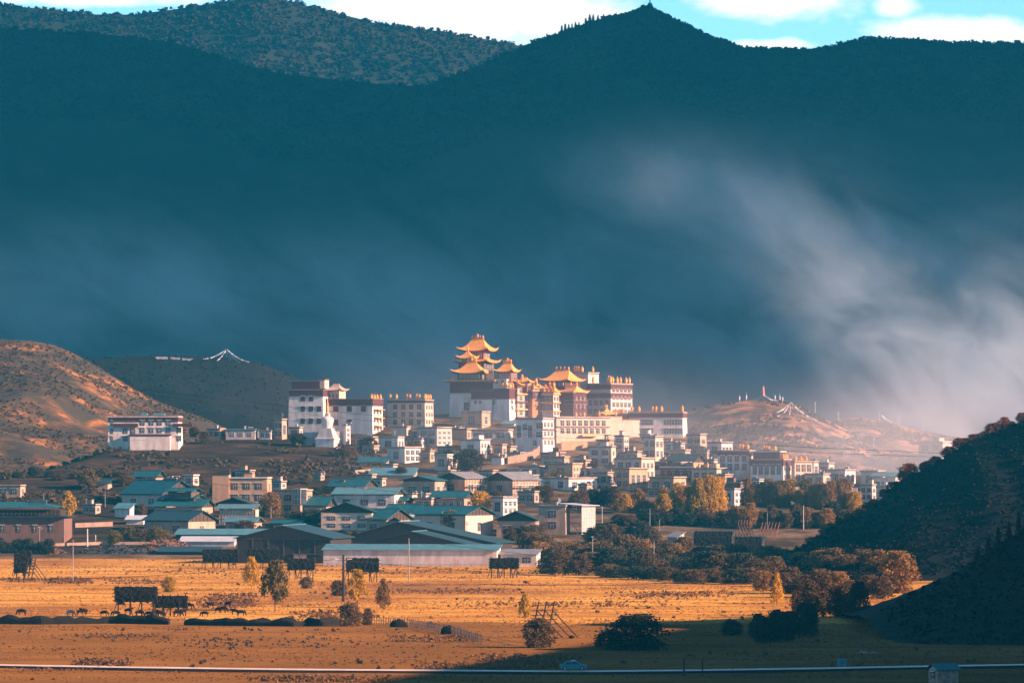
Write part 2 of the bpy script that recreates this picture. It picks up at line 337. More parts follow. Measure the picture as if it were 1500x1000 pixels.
HB, zf_b = ridge('near_hill', CR_B, 965, 885, 1120, -1.5, hm4, nx=140, ny=36, amp=1.2, fr=.07, prof=.85)
structure(heightfield('shade_hill', axis([(60, 420, 8)]), axis([(470, 1060, 10)]),  # unseen ridge added and shaped to shade the lower right meadow
    lambda x, y: (98 - .085 * (y - 660)) * math.exp(-((x - 232) / 54) ** 2) * sstep(480, 620, y) * sstep(1050, 960, y) - 2, hm4))

# dirt road across the near field, 8 mm above the grass, with a dark cut bank on its near side
RD = [(-600, 974), (-200, 976), (0, 977), (200, 980.5), (420, 983.5), (560, 984.5), (700, 985.5), (840, 986.5), (1000, 985), (1200, 982), (1350, 979), (1500, 976.5), (1800, 972), (2300, 966)]
def road_y(px): return F * H / (lerp_tab(RD, px) - YH)
b = MB(); pts = [(p, road_y(p)) for p in range(-600, 2301, 20)]
for (pa, ya), (pb, yb) in zip(pts, pts[1:]):
    xa, xb = (pa - 750) / F * ya, (pb - 750) / F * yb
    b.add([(xa, ya - 2.4, .42), (xb, yb - 2.4, .42), (xb, yb + 2.4, .46), (xa, ya + 2.4, .46)], [(0, 1, 2, 3)])
structure(b.build('dirt_road', M['track']))
b = MB()
for (pa, ya), (pb, yb) in zip(pts, pts[1:]):
    xa, xb = (pa - 750) / F * ya, (pb - 750) / F * yb
    b.add([(xa, ya - 3.1, -.3), (xb, yb - 3.1, -.3), (xb, yb - 2.4, .414), (xa, ya - 2.4, .414), (xa, ya + 2.4, .414), (xb, yb + 2.4, .414), (xb, yb + 5, -.3), (xa, ya + 5, -.3)], [(0, 1, 2, 3), (3, 2, 5, 4), (4, 5, 6, 7)])
structure(b.build('road_bank', M['turf']))
road_pts = None

# ---------------------------------------------------------------- stuff nobody could count: tufts, scrub, far forest
def blobs(name, pts, m, mats=None):
    """pts: (x, y, z, r, h) - small ragged clumps of leaf faces"""
    b = MB()
    for (x, y, z, r, h) in pts:
        k = 7
        for i in range(k):
            w = rng.uniform(0, 6.283); q = rng.uniform(.15, .8) * r; zz = z + h * rng.uniform(.1, .75); e = r * rng.uniform(.35, .65)
            cx, cyy = x + q * math.cos(w), y + q * math.sin(w)
            u = Vector((rng.gauss(0, 1), rng.gauss(0, 1), rng.gauss(0, 1))).normalized(); v = u.cross(Vector((rng.gauss(0, 1), rng.gauss(0, 1), rng.gauss(0, 1)))).normalized()
            c = Vector((cx, cyy, zz)); b.add([c - u * e - v * e * .6, c + u * e - v * e * .7, c + u * e * .8 + v * e * .7, c - u * e * .7 + v * e], [(0, 1, 2, 3)])
    o = b.build(name, m); return structure(o, 'stuff')
# grass tufts of the fields
def tufts(name, n, D0, D1, m, size, px0=-60, px1=1560, thr=-.05):
    b = MB(); k = 0
    while k < n:
        u = rng.random(); D = D0 + (D1 - D0) * u; px = rng.uniform(px0, px1); x = (px - 750) / F * D
        if fbm(x * .01, D * .06, 9) < thr + rng.gauss(0, .2): continue
        k += 1; s = size * rng.uniform(.5, 1.6)
        for q in range(2):
            w = rng.uniform(0, 3.14); dx, dy = s * math.cos(w), s * math.sin(w); h = s * rng.uniform(.35, .8)
            b.add([(x - dx, D - dy, -.05), (x + dx, D + dy, -.05), (x + rng.gauss(0, .3) * s, D + rng.gauss(0, .3) * s, h)], [(0, 1, 2)])
    return structure(b.build(name, m), 'stuff')
m_tuft = mat('straw', (.50, .21, .035), (.34, .14, .03), .05, 1, spec=.1, trans=.3)
m_tuft2 = mat('withered_weeds', (.13, .07, .045), (.24, .11, .055), .05, 1, spec=.1, trans=.2)
tufts('dry_grass', 30000, 1010, 1690, m_tuft, .26)
tufts('dry_grass', 9000, 740, 1010, mat('brown_straw', (.2, .085, .025), (.11, .05, .018), .05, 1, spec=.1, trans=.3), .2)
tufts('withered_weeds', 1500, 740, 1690, m_tuft2, .34, thr=.22)
pts = []
while len(pts) < 230:                                      # low dark shrubs in drifts over the fields
    D = rng.uniform(770, 1690); px = rng.uniform(-60, 1500); x = (px - 750) / F * D
    if fbm(x * .007, D * .045, 4) < .30: continue
    r = rng.uniform(.25, .7); pts.append((x, D, 0, r, r * rng.uniform(.8, 1.3)))
blobs('field_scrub', pts, LEAF['brown'])
pts = []                                                    # drifts of withered scrub
for (p0, p1, y0, y1, n, r0) in ((104, 196, 966, 976, 150, .55), (60, 140, 846, 856, 110, .6), (0, 60, 846, 853, 40, .5), (150, 260, 848, 856, 60, .5), (285, 385, 868, 893, 170, .6), (600, 770, 972, 984, 240, .5), (690, 850, 958, 982, 260, .55),
    (360, 580, 990, 1000, 200, .45), (98, 250, 928, 934, 90, .4), (560, 760, 862, 870, 70, .5), (640, 1000, 880, 890, 120, .45), (880, 1090, 866, 876, 130, .5), (420, 560, 895, 910, 110, .6), (560, 700, 930, 942, 90, .45), (0, 160, 978, 984, 60, .3), (0, 1000, 832, 842, 170, .5)):
    for i in range(int(n * 2.2)):
        u = rng.betavariate(2, 2); px = p0 + (p1 - p0) * u; py = y0 + (y1 - y0) * rng.betavariate(2, 2); D = gD(py); r = r0 * rng.uniform(.3, .95); pts.append(((px - 750) / F * D, D, 0, r, r * 1.3))
blobs('withered_scrub', pts, mat('withered_scrub_leaves', (.15, .078, .04), (.24, .12, .05), .15, 1, spec=.05, trans=.2))
def scatter(zf, px0, px1, Dc, y0, y1, n, r0, r1, keep=lambda x, y: True):
    out = []
    while len(out) < n:
        px = rng.uniform(px0, px1); y = rng.uniform(y0, y1); x = (px - 750) / F * Dc
        if not keep(x, y): continue
        r = rng.uniform(r0, r1); out.append((x, y, zf(x, y) - .2 * r, r, r * 1.5))
    return out
nk = lambda f, th, s=0: (lambda x, y: fbm(x * f, y * f, s) + rng.gauss(0, .12) > th)
m_shade = mat('shade_dark_scrub', (.009, .011, .008), (.015, .014, .010), .3, 1, spec=.05)  # scrub colour sunk towards black so sunlit leaves still look shaded
blobs('hill_scrub', scatter(zf_left, -150, 330, 2420, 2060, 2440, 7000, .3, .85, nk(.018, -.12)), mat('hill_shrub_leaves', (.10, .06, .034), (.06, .045, .028), .2, 1, spec=.05))
blobs('hill_scrub', scatter(zf_l2, 100, 600, 2750, 2400, 2760, 1800, .4, 1.0), mat('slope_shrubs', (.02, .02, .016), (.03, .026, .02), .2, 1, spec=.05))
blobs('hill_scrub', scatter(zf_k, 940, 1260, 2420, 2135, 2420, 2600, .35, 1.2, lambda x, y: fbm(x * .03, y * .02) + rng.gauss(0, .1) > -.1 + (y - 2290) * .003), mat('knoll_scrub', (.06, .045, .034), (.035, .03, .026), .2, 1, spec=.05))
blobs('hill_scrub', scatter(zf_k2, 1150, 1540, 2500, 2170, 2480, 2200, .4, 1.3, nk(.03, .05)), LEAF['brown'])
blobs('hill_scrub', scatter(zf_a, 1150, 1640, 1500, 1380, 1503, 3200, .35, .95), m_shade)
blobs('hill_scrub', scatter(zf_b, 1290, 1640, 965, 890, 967, 1500, .2, .5), m_shade)
pts = []
while len(pts) < 900:
    px = rng.uniform(-40, 560); D = rng.uniform(1860, 2060); x = (px - 750) / F * D
    if fbm(x * .02, D * .03, 11) < .02: continue
    r = rng.uniform(.5, 1.5); pts.append((x, D, GZ(x, D), r, r * 1.3))
blobs('slope_scrub', pts, LEAF['brown'])
blobs('mountain_forest', scatter(zf_back, -100, 830, 5600, 5050, 5610, 12000, 2.2, 4.2), mat('far_forest', (.010, .014, .011), (.030, .022, .014), .01, 1, spec=.05))
fr = scatter(zf_front, -60, 1560, 4500, 4330, 4505, 7200, 1.4, 3.2) + scatter(zf_front, 880, 1090, 4500, 4380, 4502, 1200, 1.3, 2.8) + scatter(zf_front, 780, 1560, 4500, 4485, 4502, 1800, 1.2, 2.6)
blobs('mountain_forest', fr, m_mtn)
# ---------------------------------------------------------------- building kit
WIN = {}
class Blk:
    """a box of walls seen in the photo: L..Cx its front, Cx..Rx its right-hand side, base/top in photo rows, standing D metres away"""
    def __init__(s, L, Cx, Rx, base, top, D=None, dback=0, root=None, deep=None, ang=None):
        s.D = D = D if D else gD(base); s.s = F / D
        a = math.atan((Cx - 750) / F); fw, rw = max(Cx - L, 1) / s.s, max(Rx - Cx, 0) / s.s
        if ang is not None: th = R(ang)
        elif rw < .4: th = R(3)
        else: th = min(max(math.atan(rw / fw / .8), R(9)), R(48))
        s.w = fw / math.cos(th); s.d = deep if deep else (rw / math.sin(th) if rw >= .4 else min(max(s.w * .6, 5), 12))
        s.d = min(max(s.d, 3.5), 40); s.th = th + a; s.c = P(Cx, base, D); s.h = (base - top) / s.s
        s.ux = Vector((math.cos(s.th), -math.sin(s.th), 0)); s.uy = Vector((math.sin(s.th), math.cos(s.th), 0))
        s.o = s.c + s.uy * dback
        s.root = root
    def frame(s):                                     # local (x: -w..0 along the front, y: depth, z up) -> coordinates under the root
        o = s.o - (s.root.location if s.root else Vector((0, 0, 0)))
        return lambda x, y, z: o + s.ux * x + s.uy * y + Vector((0, 0, z))
    def mb(s): return MB(s.frame())
    def walls(s, m, name='wall', taper=.02, deepen=5):
        b = s.mb(); s.t = min(s.h * taper, .5)
        b.box(-s.w, 0, 0, s.d, -deepen, s.h, s.t * (1 + deepen / s.h)); s.t0 = s.t * deepen / s.h
        return b.build(name, M[m] if isinstance(m, str) else m, s.root)
    def inset(s, z): return s.t0 + s.t * z / s.h
    def window(s, face, u, z, w, h, style='dark', parent=None):
        """face 'f' front / 'r' right; u metres from the left end of that face"""
        k = (round(w, 1), round(h, 1), style); w, h = max(k[0], .3), max(k[1], .3)
        if k not in WIN:
            b = MB(); e = min(.14, w * .12)
            b.box(-w / 2 - e, w / 2 + e, -.1, .3, 0, h + e)
            fm = {'dark': 'dark', 'pale': 'trim', 'curtain': 'dark', 'red': 'redtrim', 'tib': 'dark'}[style]
            if style in ('dark', 'curtain', 'tib'): b.mi = 1; b.box(-w / 2 - 2 * e, w / 2 + 2 * e, -.28, .3, h + e + .003, h + 2 * e + .08)
            g = MB(); g.box(-w / 2 + .02, w / 2 - .02, -.106, -.02, .08, h - .02)
            g.mi = 1
            n = 2 if w < 1.6 else 3
            for i in range(1, n): g.box(-w / 2 + w * i / n - .04, -w / 2 + w * i / n + .04, -.14, -.02, .08, h - .02)
            g.box(-w / 2 + .02, w / 2 - .02, -.136, -.02, h * .62, h * .62 + .08)
            a_ = b.build('window', [M[fm], M['trim']]); p_ = g.build('pane', [M['curtain' if style == 'curtain' else 'glass'], M['trim' if style != 'curtain' else 'dark']])
            WIN[k] = (a_.data, p_.data); bpy.data.objects.remove(a_); bpy.data.objects.remove(p_)
        ins = s.inset(z + h / 2)
        f = s.frame(); rot = -s.th if face == 'f' else -s.th + math.pi / 2
        loc = f(-s.w + u, ins, z) if face == 'f' else f(-ins, u, z)
        o = link('window', WIN[k][0], parent or s.root); o.location = loc; o.rotation_euler = (0, 0, rot)
        p = link('pane', WIN[k][1], o)
        return o
    def grid(s, face, rows, cols, style='dark', z0=.12, z1=.9, m0=.06, m1=.06, ww=.5, hh=.56):
        Ln = s.w if face == 'f' else s.d
        if rows < 1 or cols < 1: return
        zp = s.h * (z1 - z0) / rows; up = Ln * (1 - m0 - m1) / cols
        for r in range(rows):
            for c in range(cols):
                s.window(face, Ln * m0 + up * (c + .5), s.h * z0 + zp * r + zp * (1 - hh) * .5, up * ww if up * ww < 2.6 else 2.6, zp * hh, style)
    def flat_roof(s, m='earthroof', over=.35, frieze=0, cap='dark', para=.45, name='roof'):
        b = s.mb(); t = s.t
        b.box(-s.w + t - over, -t + over, t - over, s.d - t + over, s.h + .003, s.h + .2)
        b.mi = 1
        x0, x1, y0, y1 = -s.w + t - over * .5, -t + over * .5, t - over * .5, s.d - t + over * .5
        for q in ((x0, x1, y0, y0 + .3), (x0, x1, y1 - .3, y1), (x0, x0 + .3, y0 + .303, y1 - .303), (x1 - .3, x1, y0 + .303, y1 - .303)): b.box(*q, s.h + .203, s.h + .2 + para)
        o = b.build(name, [M[cap], M[m]], s.root)
        if frieze: s.frieze(s.h - frieze, s.h - .02)
        return o
    def frieze(s, z0, z1, m='maroon', name='frieze', proud=.12, dots=True):
        b = s.mb(); p = proud - s.inset((z0 + z1) / 2)
        b.box(-s.w - p, p, -p, s.d + p, z0, z1)
        b.mi = 1
        for zz in (z0 - .2, z1 + .0):
            b.box(-s.w - p - .12, p + .12, -p - .12, s.d + p + .12, zz + .003, zz + .16)
        if dots:
            b.mi = 2; n = max(3, int(s.w / 1.1))
            for i in range(n):
                x = -s.w - p + (s.w + 2 * p) * (i + .5) / n
                for zz in (z0 - .14, z1 + .06): b.box(x - .16, x + .16, -p - .22, -p - .1, zz - .12, zz + .14)
            n = max(2, int(s.d / 1.1))
            for i in range(n):
                y = s.d * (i + .5) / n
                for zz in (z0 - .14, z1 + .06): b.box(p + .1, p + .22, y - .16, y + .16, zz - .12, zz + .14)
        return b.build(name, [M[m], M['dark'], M['trim']], s.root)
    def gable(s, ax, rise, m='teal', over=.9, wallm='attic', name='roof'):
        """low metal roof over an open attic; ax 'x': ridge along the front, 'y': gable end to the front"""
        z = s.h; b = s.mb(); th = .18; lift = .5
        if ax == 'x':
            a0, a1, b0, b1 = -s.w - over, over, -over, s.d + over; q = lambda a, c, zz: (a, c, zz)
        else:
            a0, a1, b0, b1 = -over, s.d + over, -s.w - over, over; q = lambda a, c, zz: (c, a, zz)
        mid = (b0 + b1) / 2
        top = [(b0, z + lift), (mid, z + lift + rise), (b1, z + lift)]
        vs = [q(a, c, zz) for a in (a0, a1) for c, zz in top] + [q(a, c, zz - th) for a in (a0, a1) for c, zz in top]
        b.add(vs, [(0, 1, 4, 3), (1, 2, 5, 4), (6, 9, 10, 7), (7, 10, 11, 8), (0, 3, 9, 6), (2, 8, 11, 5), (0, 6, 7, 1), (1, 7, 8, 2), (3, 4, 10, 9), (4, 5, 11, 10)])
        b.mi = 1
        rv = [q(a, mid + c, z + lift + rise + zz) for a in (a0 - .05, a1 + .05) for c, zz in ((-.22, .02), (.22, .02), (0, .16))]
        b.add(rv, [(0, 1, 2), (3, 5, 4), (0, 2, 5, 3), (1, 4, 5, 2), (0, 3, 4, 1)])
        o = b.build(name, [M[m], M['tealdark' if m in ('teal', 'tealdark') else 'greyroof']], s.root)
        e0, e1 = (a0 + over + .25, a1 - over - .25); f0, f1 = b0 + over + .2, b1 - over - .2
        zz = lambda c: z + lift - th + rise * (1 - abs(c - mid) / (b1 - mid)) - .03
        for a in (e0, e1):
            g = s.mb()
            g.add([q(a, f0, z + .01), q(a, f1, z + .01), q(a, f1, zz(f1)), q(a, mid, zz(mid)), q(a, f0, zz(f0)), q(a + .15, f0, z + .01), q(a + .15, f1, z + .01), q(a + .15, f1, zz(f1)), q(a + .15, mid, zz(mid)), q(a + .15, f0, zz(f0))],
                  [(0, 1, 2, 3, 4), (9, 8, 7, 6, 5), (0, 5, 6, 1), (1, 6, 7, 2), (2, 7, 8, 3), (3, 8, 9, 4), (4, 9, 5, 0)])
            g.mi = 1; nn = max(3, int((f1 - f0) / 2.2)); a2 = a - .18 if a == e0 else a + .2
            for i in range(nn + 1):
                c = f0 + .1 + (f1 - f0 - .2) * i / nn; g.add([q(a2 + dx, c + dy, h) for h in (z + .01, max(zz(c) - .02, z + .1)) for dx, dy in ((0, -.07), (.12, -.07), (.12, .07), (0, .07))], [(0, 1, 5, 4), (1, 2, 6, 5), (2, 3, 7, 6), (3, 0, 4, 7)])
            g.build('attic', [M[wallm], M['timber']], s.root)
        return o
    def chimney(s, x, y, h=1.4):
        b = s.mb(); z = s.h; b.box(x - .35, x + .35, y - .35, y + .35, z - .2, z + h); b.mi = 1; b.box(x - .5, x + .5, y - .5, y + .5, z + h + .003, z + h + .22)
        return b.build('chimney', [M['white'], M['trim']], s.root)
    def hip(s, x0, x1, y0, y1, z, h, over=1.6, lift=.9, m='gold', name='roof', ridge=.45, finials=3, drop=.35):
        """curved gilded roof with upturned corners; ridge = length share of the ridge"""
        b = s.mb(); cx, cyy = (x0 + x1) / 2, (y0 + y1) / 2; A, B = (x1 - x0) / 2 + over, (y1 - y0) / 2 + over
        a0, b0 = (x1 - x0) / 2 * ridge, .18; K = 8; n = 10
        per = [(-1 + 2 * i / n, -1) for i in range(n)] + [(1, -1 + 2 * i / n) for i in range(n)] + [(1 - 2 * i / n, 1) for i in range(n)] + [(-1, 1 - 2 * i / n) for i in range(n)]
        def ring(t, dz):
            a = a0 + (A - a0) * t; c = b0 + (B - b0) * t; out = []
            for (p, q) in per:
                k = (abs(p) * abs(q)) ** 3; out.append((cx + p * a, cyy + q * c, z - drop + h * (1 - t) ** 1.55 + lift * k * max(0, (t - .35) / .65) ** 1.5 + dz))
            return out
        vs = []; fs = []; m4 = 4 * n
        for i in range(K + 1): vs += ring(i / K, 0)
        for i in range(K):
            for j in range(m4): fs.append((i * m4 + j, (i + 1) * m4 + j, (i + 1) * m4 + (j + 1) % m4, i * m4 + (j + 1) % m4))
        fs.append(tuple(range(m4))); b.add(vs, fs)
        b.mi = 1; e = ring(1, -.28); e2 = ring(1, 0); e3 = ring(.55, -.5); vs = e2 + e + e3
        b.add(vs, [(j, m4 + j, m4 + (j + 1) % m4, (j + 1) % m4) for j in range(m4)])
        b.mi = 2
        b.add(vs, [(m4 + j, 2 * m4 + j, 2 * m4 + (j + 1) % m4, m4 + (j + 1) % m4) for j in range(m4)])
        o = b.build(name, [M[m], M['gold'], M['redtrim']], s.root)
        r = s.mb(); r.box(cx - a0 - .1, cx + a0 + .1, cyy - .22, cyy + .22, z - drop + h - .1, z - drop + h + .35); r.build('ridge', M['gold'], o)
        for i in range(finials):
            u = cx + (a0 * (-.9 + 1.8 * i / (finials - 1)) if finials > 1 else 0); q = 1.25 if i * 2 == finials - 1 else .85
            s.finial(u, cyy, z - drop + h + .35, .42 * q, 1.9 * q, o)
        for sx in (-1, 1):
            for sy in (-1, 1):
                g = s.mb(); x, y, zz = cx + sx * A, cyy + sy * B, z - drop + lift
                g.tube([(x - sx * .6, y - sy * .6, zz - .15), (x, y, zz + .05), (x + sx * .35, y + sy * .35, zz + .5)], .16, 5, .05); g.build('corner_ornament', M['gold'], o)
        return o
    def finial(s, x, y, z, r=.5, h=2.0, parent=None, name='finial'):
        b = s.mb(); b.lathe([(r * .55, 0), (r * .9, h * .08), (r * .7, h * .14), (r, h * .2), (r, h * .62), (r * 1.12, h * .66), (r * .6, h * .74), (r * .3, h * .84), (r * .22, h * .92), (.02, h)], (x, y, z), 8)
        return b.build(name, M['gold'], parent or s.root, smooth=False)
    def finial_row(s, pxs, y=.6, h=2.1, r=.48, z=None):
        for q in pxs:                                   # photo columns along the front
            x = (q - s.px0) / s.s / math.cos(s.th) if False else q
            s.finial(x, y, (s.h + .5) if z is None else z, r, h)
    def fx(s, px):                                      # local x on the front for a photo column
        return ((px - 750) / F * s.D - s.c.x) / math.cos(s.th)
    def door(s, u, w=1.2, h=2.1, m='redtrim'):
        b = s.mb(); ins = s.inset(h / 2); x = -s.w + u
        b.box(x - w / 2, x + w / 2, ins - .12, ins + .2, -.3, h); b.mi = 1; b.box(x - w / 2 - .2, x + w / 2 + .2, ins - .35, ins + .2, h + .003, h + .22)
        return b.build('door', [M[m], M['trim']], s.root)
def root_at(name, label, cat, px, base, D=None, group=None):
    D = D or gD(base); return thing(name, label, cat, P(px, base, D), group)

def flat_house(L, Cx, Rx, base, top, fr=(1, 2), rr=(0, 0), m='cream', label='', style='dark', frieze=0, fin=(), roof='earthroof', cap='dark', D=None, rstyle='pale', name='flat_roofed_house', cat='house', ang=None, extra=None):
    r = root_at(name, label, cat, (L + Cx) / 2, base, D, None); k = Blk(L, Cx, Rx, base, top, D, root=r, ang=ang)
    k.walls(m); k.flat_roof(roof, cap=cap, frieze=frieze)
    k.grid('f', *fr, style, z1=.86 if frieze else .93); k.grid('r', *rr, rstyle, ww=.6, hh=.62)
    for q in fin: k.finial(k.fx(q), .5, k.h + .6, .5, 2.2)
    v = rng.random()
    if k.w > 5 and v < .34:
        b = k.mb(); x = -k.w * rng.uniform(.45, .8); y = k.d * .45; b.box(x, x + min(3.2, k.w * .3), y, k.d - .8, k.h + .204, k.h + 2.3); b.mi = 1; b.box(x - .25, x + min(3.2, k.w * .3) + .25, y - .25, k.d - .5, k.h + 2.303, k.h + 2.5); b.build('roof_room', [M[m], M[cap]], r)
    elif v < .6:
        b = k.mb(); x = -k.w * rng.uniform(.2, .7); b.add([(x, 1, k.h + .25), (x + 1.8, 1, k.h + .25), (x + 1.8, 2.2, k.h + 1.1), (x, 2.2, k.h + 1.1), (x, 2.2, k.h + .25), (x + 1.8, 2.2, k.h + .25)], [(0, 1, 2, 3), (0, 3, 4), (1, 5, 2), (3, 2, 5, 4)]); b.mi = 1; b.tube([(x - .1, 2.3, k.h + 1.2), (x + 1.9, 2.3, k.h + 1.2)], .25, 6); b.build('solar_heater', [M['glass'], M['trim']], r)
    elif v < .72:
        b = k.mb(); x, y = -k.w * rng.uniform(.2, .8), k.d * .6; b.tube([(x, y, k.h + .2), (x, y, k.h + 3.2)], .06, 4); b.add([(x, y, k.h + 3.1), (x + .9, y + .1, k.h + 2.9), (x + .9, y + .1, k.h + 1.7), (x, y, k.h + 1.5)], [(0, 1, 2, 3)]); b.build('roof_flag', M['flag'], r)
    if extra: extra(k)
    return r
def gable_house(L, Cx, Rx, base, eave, ridge, ax='x', fr=(1, 3), rr=(0, 0), m='tan', roof='teal', label='', chim=False, D=None, deep=None, ang=None, style='dark', balcony=False):
    r = root_at('gabled_house', label, 'house', (L + Cx) / 2, base, D); k = Blk(L, Cx, Rx, base, eave, D, root=r, deep=deep, ang=ang)
    k.walls(m, taper=.008); k.gable(ax, max((eave - ridge) / k.s - .5, .9), roof, over=1.1)
    k.grid('f', *fr, style, hh=.5); k.grid('r', *rr, 'pale', hh=.5, ww=.6)
    if chim: k.chimney(-k.w * .55, k.d * .4, 2.6)
    if balcony:
        b = k.mb(); n = max(4, int(k.d / 1.6))
        for lv in range(2):
            z = k.h * (.08 + .5 * lv); b.mi = 0; b.box(.0, 1.3, .2, k.d - .2, z - .2, z)
            b.mi = 1
            b.box(1.15, 1.3, .2, k.d - .2, z + .9, z + 1.02)
            for i in range(n + 1): y = .25 + (k.d - .6) * i / n; b.box(1.12, 1.27, y, y + .12, z + .003, z + k.h * .48 - .25)
        b.build('balcony', [M['timber'], M['trim']], r)
    return r
